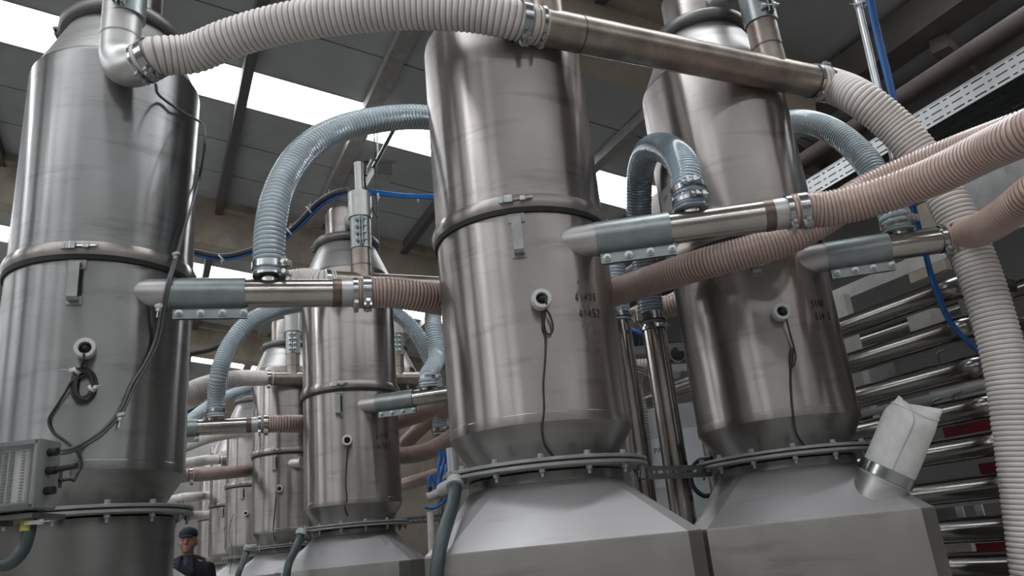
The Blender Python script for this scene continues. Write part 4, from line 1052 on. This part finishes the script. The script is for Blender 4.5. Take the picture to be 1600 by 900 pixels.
# air preparation cluster right of the 415 hopper
ck = thing('air_manifold', 'grey air manifold with plug fittings left of the 414 tank', 'fitting', at(690, 768, 4.6))
o0 = ck.location.copy()
b = MB(); b.cyl(at(668, 778, 4.6) - o0, at(706, 762, 4.6) - o0, .028, 16); b.cyl(at(695, 766, 4.6) - o0, at(712, 752, 4.6) - o0, .04, 16); b.build('body', M['greybox'], ck)
b = MB()
for px, py in ((672, 765), (684, 760), (695, 757)): b.cyl(at(px, py + 8, 4.6) - o0, at(px, py - 4, 4.6) - o0, .014, 10)
b.build('plug', M['black'], ck)
for k, pts in enumerate(([(672, 762), (670, 748), (674, 742), (679, 752), (682, 765)], [(684, 757), (690, 735), (695, 715), (693, 705)], [(692, 755), (697, 735), (700, 715), (697, 706)], [(664, 792), (676, 794), (690, 787), (699, 778)], [(688, 758), (685, 730), (688, 712), (686, 704)])):
    tag(MB().tube(spline([at(x, y, 4.6) for x, y in pts], .02), .010, 8).build('air_tube', M['blue']), ['hooked blue air tube at the left plug of the air manifold', 'middle upright blue air tube above the air manifold', 'right upright blue air tube above the air manifold', 'lowest blue air tube under the air manifold', 'left upright blue air tube above the air manifold'][k], 'tube', 'blue air tubes on the air manifold')
tag(MB().tube(spline([at(560, 790, 6.5), at(620, 762, 6.3), at(662, 748, 6.1), at(688, 740, 6.0), at(720, 728, 5.9)], .03), .05, 20).build('salmon_pipe', HM['pink'][1]), 'smooth salmon pipe above the air manifold', 'pipe')
tag(MB().cyl(at(672, 800, 5.0), at(676, 905, 5.0), .02, 12).build('bracket_post', M['cream']), 'thin pale post between the 415 and 414 tanks', 'post')
panel_ = MB(); panel_.box((0, 0, 0), (1.1, .3, 1.2), frame(at(700, 770, 7.6), zv, dd(20))); tag(panel_.build('machine_cover', M['concrete'], smooth=False), 'beige machine cover deep between the 415 and 414 hoppers', 'machine')
tag(MB().cyl(at(706, 700, 3.75), at(716, 830, 3.75), .028, 16).build('support_tube', M['tray']), 'bright thin support tube left of the 414 cone', 'tube')

# black main cable and blue lines along the roof behind the first arch
cable([at(300, 393, 6.0), at(345, 401, 6.0), at(390, 392, 5.9), at(430, 378, 5.8), at(465, 350, 5.6), at(500, 315, 5.45), at(525, 302, 5.35), at(545, 298, 5.3)], .024, M['darkcable'], 'thick black hose swinging from the left to the top of the 415 hopper', 'air_hose', 'hose', seg=12)
cable([at(300, 397, 6.0), at(345, 406, 6.0), at(392, 397, 5.9), at(432, 383, 5.8), at(468, 355, 5.6), at(503, 321, 5.45), at(527, 307, 5.35), at(545, 302, 5.3)], .010, M['blue'], 'blue air tube tied under the thick black hose', 'air_tube', 'tube')
for x, y in ((346, 403), (483, 328), (512, 309), (452, 362)):
    tie(at(x, y, 5.45 if x > 450 else 5.95), Vector((.7, 0, .5)), .030, 'white cable tie on the black hose, ' + {346: 'lower left of the large arch', 483: 'second from the 415 motor top', 512: 'nearest the 415 motor top', 452: 'just right of the large arch'}[x], (.3, -.3, 1) if x > 450 else (.2, -.3, -1))
for k in range(3):
    cable([at(560, 297 + k * 2, 5.3), at(590, 299 + k * 2.5, 5.2), at(630, 304 + k * 2, 5.1), at(690, 306 + k * 2, 5.0), at(760, 312, 5.0)], .009, M['blue'], ['upper', 'middle', 'lower'][k] + ' blue air tube strung from the 415 motor top to the right', 'air_tube', 'tube', 'blue air tubes to the 415 motor top')
for x, y in ((591, 306), (653, 309)):
    tie(at(x, y, 5.15), Vector((1, 0, -.05)), .018, 'white cable tie on the strung blue tubes, ' + ('beside the motor top' if x < 600 else 'near the 414 drum'), (0, -.3, -1))
cable([at(566, 262, 5.22), at(571, 290, 5.2), at(578, 315, 5.18), at(590, 340, 5.16)], .008, M['darkcable'], 'short black lead dangling from the air cylinder of the 415 hopper')
cable([at(296, 553, 7.0), at(330, 546, 7.0), at(362, 530, 7.0), at(400, 500, 7.0)], .022, M['darkcable'], 'black hose sagging behind the second blue arch', 'air_hose', 'hose')
cable([at(290, 645, 8.9), at(315, 632, 8.9), at(330, 622, 8.9), at(360, 600, 8.9)], .02, M['darkcable'], 'far black hose beside the far blue spiral hose', 'air_hose', 'hose')
cable([at(285, 705, 11), at(315, 694, 11), at(345, 682, 11), at(390, 655, 11)], .02, M['darkcable'], 'farthest black hose above the pale hoses', 'air_hose', 'hose')
# hanging box lamp and its rod
p = at(592, 275, 7.6)
lt = thing('hanging_fixture', 'grey hanging box fixture right of the 415 air cylinder', 'fixture', p, 26)
b = MB(); b.box((0, 0, .0), (.20, .34, .14)); b.box((0, 0, .08), (.26, .40, .03)); b.build('housing', M['greybox'], lt, smooth=False)
b = MB(); b.cyl((0, 0, .09), Vector((p.x, p.y, roof_z(p.dot(V)))) - p if False else (0, 0, roof_z(p.dot(V)) - p.z), .008, 8); b.build('hanger', M['galv'], lt)
tag(MB().cyl(at(583, 262, 7.3), at(665, 112, 7.3), .022, 12).build('roof_conduit', M['galv']), 'slanting conduit under the skylight left of the 414 drum', 'conduit')
tag(MB().tube([rp(7.0, 1.98, -.1), Vector((rp(7.0, 1.98).x, rp(7.0, 1.98).y, 3.4))], .006, 6).build('hanger_wire', M['darkcable']), 'thin wire hanging from the roof behind the large arch', 'wire')

# ================================================================== FILTER SOCK
def sock():
    base = SD + dd(-59) * .40 + Vector((0, 0, zz(.085)))
    ax = (dd(-30) * math.sin(math.radians(35)) + zv * math.cos(math.radians(35))).normalized()
    tip = base + ax * .335
    t = thing('filter_sock', 'white felt filter sock strapped on a steel spigot of the square tank', 'filter sock', base)
    R = .084
    fx = frame((0, 0, 0), ax, (-1, -.2, 0))
    b = MB(); b.lathe([(R + .004, -.09), (R + .002, .06), (R - .004, .06), (R - .004, .02), (0, .02)], 48, fx); b.build('spigot', M['lid'], t)
    b = MB(); b.lathe([(R + .006, .045), (R + .012, .048), (R + .012, .085), (R + .006, .088)], 48, fx, close=True); b.build('strap', M['clampm'], t)
    L = (tip - base).length + .015
    n = 56; rowsn = 26; vs_ = []; fs_ = []
    rnd = random.Random(3)
    for i in range(rowsn + 1):
        s_ = i / rowsn; z = .04 + (L - .04) * s_
        fl = max(0, (s_ - .72) / .28) ** 1.6            # flattens towards the sewn end
        for k in range(n):
            a = 2 * math.pi * k / n
            wob = 1 + .022 * math.sin(3 * a + 5 * s_) + .018 * math.sin(7 * a - 9 * s_) * s_
            x = (R + .005) * math.cos(a) * wob * (1 + .07 * fl); y = (R + .005) * math.sin(a) * wob * (1 - .80 * fl)
            y += .012 * fl * math.cos(2.2 * a); z2 = z - .022 * fl * (1 - math.cos(a) ** 2) - .012 * fl * math.cos(a)
            vs_.append(fx @ Vector((x, y, z2)))
    for i in range(rowsn):
        for k in range(n): fs_.append((i * n + k, i * n + (k + 1) % n, (i + 1) * n + (k + 1) % n, (i + 1) * n + k))
    fs_.append(tuple(rowsn * n + k for k in range(n)))
    bag = MB().add(vs_, fs_).build('bag', M['felt'], t, angle=60)
    # side seam and the sewn lip at the end
    seam = [fx @ Vector((.8 * (R + .008) * math.cos(2.5) * 1.0, 0, 0))]
    a0 = math.radians(62)
    pts = [vs_[i * n + int(a0 / (2 * math.pi) * n)] for i in range(2, rowsn)]
    MB().tube(pts, .0022, 6).build('seam', M['greybox'], bag)
    pts = [vs_[(rowsn - 3) * n + k] for k in range(n)]; pts.append(pts[0])
    MB().tube(pts, .0035, 6).build('sewn_lip', M['felt'], bag)
sock()

# ================================================================== THE MAN
def capsule(bm, p0, p1, r0, r1, n=8):
    p0 = Vector(p0); p1 = Vector(p1)
    for k in range(n + 1):
        t_ = k / n; p = p0.lerp(p1, t_); r = r0 + (r1 - r0) * t_
        bmesh.ops.create_icosphere(bm, subdivisions=2, radius=r, matrix=Matrix.Translation(p))
def ell(bm, c, s, rz=0, sub=3, rx=0):
    bmesh.ops.create_icosphere(bm, subdivisions=sub, radius=1, matrix=Matrix.Translation(c) @ Matrix.Rotation(math.radians(rz), 4, 'Z') @ Matrix.Rotation(math.radians(rx), 4, 'X') @ Matrix.Diagonal((*s, 1)))
def fused(bm, name, mat, parent, vox, smooth_it=6):
    me = bpy.data.meshes.new(name); bm.to_mesh(me); bm.free()
    o = bpy.data.objects.new(name, me); COL.objects.link(o)
    md = o.modifiers.new('r', 'REMESH'); md.mode = 'VOXEL'; md.voxel_size = vox
    sm = o.modifiers.new('s', 'SMOOTH'); sm.iterations = smooth_it; sm.factor = .5
    bpy.context.view_layer.update()
    nm = bpy.data.meshes.new_from_object(o.evaluated_get(bpy.context.evaluated_depsgraph_get()))
    bpy.data.objects.remove(o); nm.name = name; nm.materials.clear(); nm.materials.append(mat)
    nm.polygons.foreach_set('use_smooth', [True] * len(nm.polygons))
    return link(name, nm, parent)
def man():
    e = at(295, 843.5, 8.7)
    man_ = thing('person', 'man in a dark navy cap and jacket standing behind the left hopper', 'person', (e.x - .05, e.y + .10, 0), 0)
    z0 = 0.                       # eye height of the figure is 1.615
    man_.location.z = max(0, z0)
    lift = z0 - man_.location.z
    # body: one fused surface, head turned a little to its right, arms hanging
    b = bmesh.new()
    ell(b, (0, 0, 1.63), (.077, .098, .110)); ell(b, (0, -.035, 1.565), (.060, .062, .062)); ell(b, (0, -.070, 1.535), (.032, .028, .024))
    ell(b, (0, -.088, 1.655), (.055, .018, .014)); ell(b, (0, -.100, 1.60), (.014, .022, .016)); capsule(b, (0, -.093, 1.645), (0, -.106, 1.603), .009, .013, 4)
    ell(b, (0, -.090, 1.562), (.024, .010, .005)); ell(b, (0, -.088, 1.549), (.020, .011, .007))
    for s in (-1, 1):
        ell(b, (s * .040, -.062, 1.592), (.026, .028, .030)); ell(b, (s * .079, .005, 1.605), (.010, .020, .032))
    capsule(b, (0, .01, 1.38), (0, .005, 1.57), .062, .056)
    ell(b, (0, .01, 1.30), (.175, .105, .16)); ell(b, (0, 0, 1.12), (.155, .10, .2)); ell(b, (0, 0, .95), (.165, .105, .13))
    for s in (-1, 1):
        capsule(b, (s * .06, .01, 1.43), (s * .175, .01, 1.385), .055, .062, 5)
        capsule(b, (s * .19, .01, 1.38), (s * .235, .03, 1.10), .055, .043); capsule(b, (s * .235, .03, 1.10), (s * .23, -.03, .86), .041, .028)
        ell(b, (s * .23, -.04, .80), (.018, .036, .05))
        for k in range(4): capsule(b, (s * .23, -.062 + k * .019, .775), (s * (.222 - .004 * k), -.066 + k * .019, .700 + (.012 if k in (0, 3) else 0)), .0095, .0075, 5)
        capsule(b, (s * .225, -.07, .81), (s * .212, -.088, .755), .011, .0085, 4)
        capsule(b, (s * .085, 0, .92), (s * .10, -.005, .50), .083, .055); capsule(b, (s * .10, -.005, .50), (s * .105, .02, .09), .055, .036)
        capsule(b, (s * .105, .02, .045), (s * .12, -.13, .035), .042, .034, 6)
    body = fused(b, 'body', M['skin'], man_, .0075, 4)
    # eyes, brows
    bb = MB()
    for s in (-1, 1): bb.lathe([(0, -.010), (.007, -.004), (.0075, .002), (0, .007)], 14, frame((s * .032, -.090, 1.628), (0, -1, 0)))
    bb.build('eyes', M['eye'], man_)
    bb = MB()
    for s in (-1, 1):
        bb.cyl((s * .032, -.098, 1.628), (s * .032, -.1015, 1.628), .0055, 12)
        bb.tube([(s * .014, -.106, 1.648), (s * .034, -.104, 1.656), (s * .054, -.090, 1.648)], .005, 8)
    bb.build('brows', M['hair'], man_)
    b = bmesh.new(); ell(b, (0, .018, 1.640), (.080, .092, .075)); ell(b, (0, .035, 1.60), (.072, .07, .06))
    fused(b, 'hair', M['hair'], man_, .009, 3)
    b = bmesh.new(); ell(b, (0, .004, 1.690), (.087, .106, .062)); ell(b, (0, .004, 1.672), (.088, .108, .028)); ell(b, (0, -.090, 1.664), (.060, .046, .009), rx=14)
    fused(b, 'cap', M['cap'], man_, .0075, 3)
    # jacket, shirt, trousers, shoes
    b = bmesh.new(); ell(b, (0, .012, 1.30), (.197, .128, .175)); ell(b, (0, 0, 1.12), (.185, .13, .21)); ell(b, (0, 0, .95), (.19, .132, .13))
    for s in (-1, 1):
        capsule(b, (s * .055, .02, 1.445), (s * .175, .012, 1.375), .056, .070, 6)
        capsule(b, (s * .185, .01, 1.36), (s * .235, .03, 1.10), .070, .060); capsule(b, (s * .235, .03, 1.10), (s * .232, -.025, .88), .058, .046)
        capsule(b, (s * .05, -.05, 1.475), (s * .07, -.115, 1.33), .022, .018, 8); capsule(b, (s * .05, -.05, 1.475), (s * .02, .06, 1.485), .022, .026, 6)
    jk = fused(b, 'jacket', M['jacket'], man_, .011, 4)
    MB().box((.085, -.128, 1.255), (.09, .004, .05), Matrix.Identity(4)).build('pocket_flap', M['cap'], jk)
    b = bmesh.new(); ell(b, (0, -.02, 1.40), (.05, .072, .085)); capsule(b, (0, .0, 1.42), (0, .0, 1.46), .067, .063, 3)
    fused(b, 'shirt', M['shirt'], man_, .009, 3)
    b = bmesh.new(); ell(b, (0, 0, .92), (.175, .12, .12))
    for s in (-1, 1): capsule(b, (s * .085, 0, .90), (s * .10, -.005, .50), .097, .074); capsule(b, (s * .10, -.005, .50), (s * .105, .015, .10), .073, .062)
    fused(b, 'trousers', M['cap'], man_, .012, 4)
    b = bmesh.new()
    for s in (-1, 1): capsule(b, (s * .105, .03, .055), (s * .122, -.14, .042), .052, .042, 8)
    fused(b, 'shoes', M['black'], man_, .009, 3)
    man_.rotation_euler.z = math.radians(13)
    man_.location.z = 0; k_ = e.z / 1.628; man_.scale = (k_, k_, k_)
man()
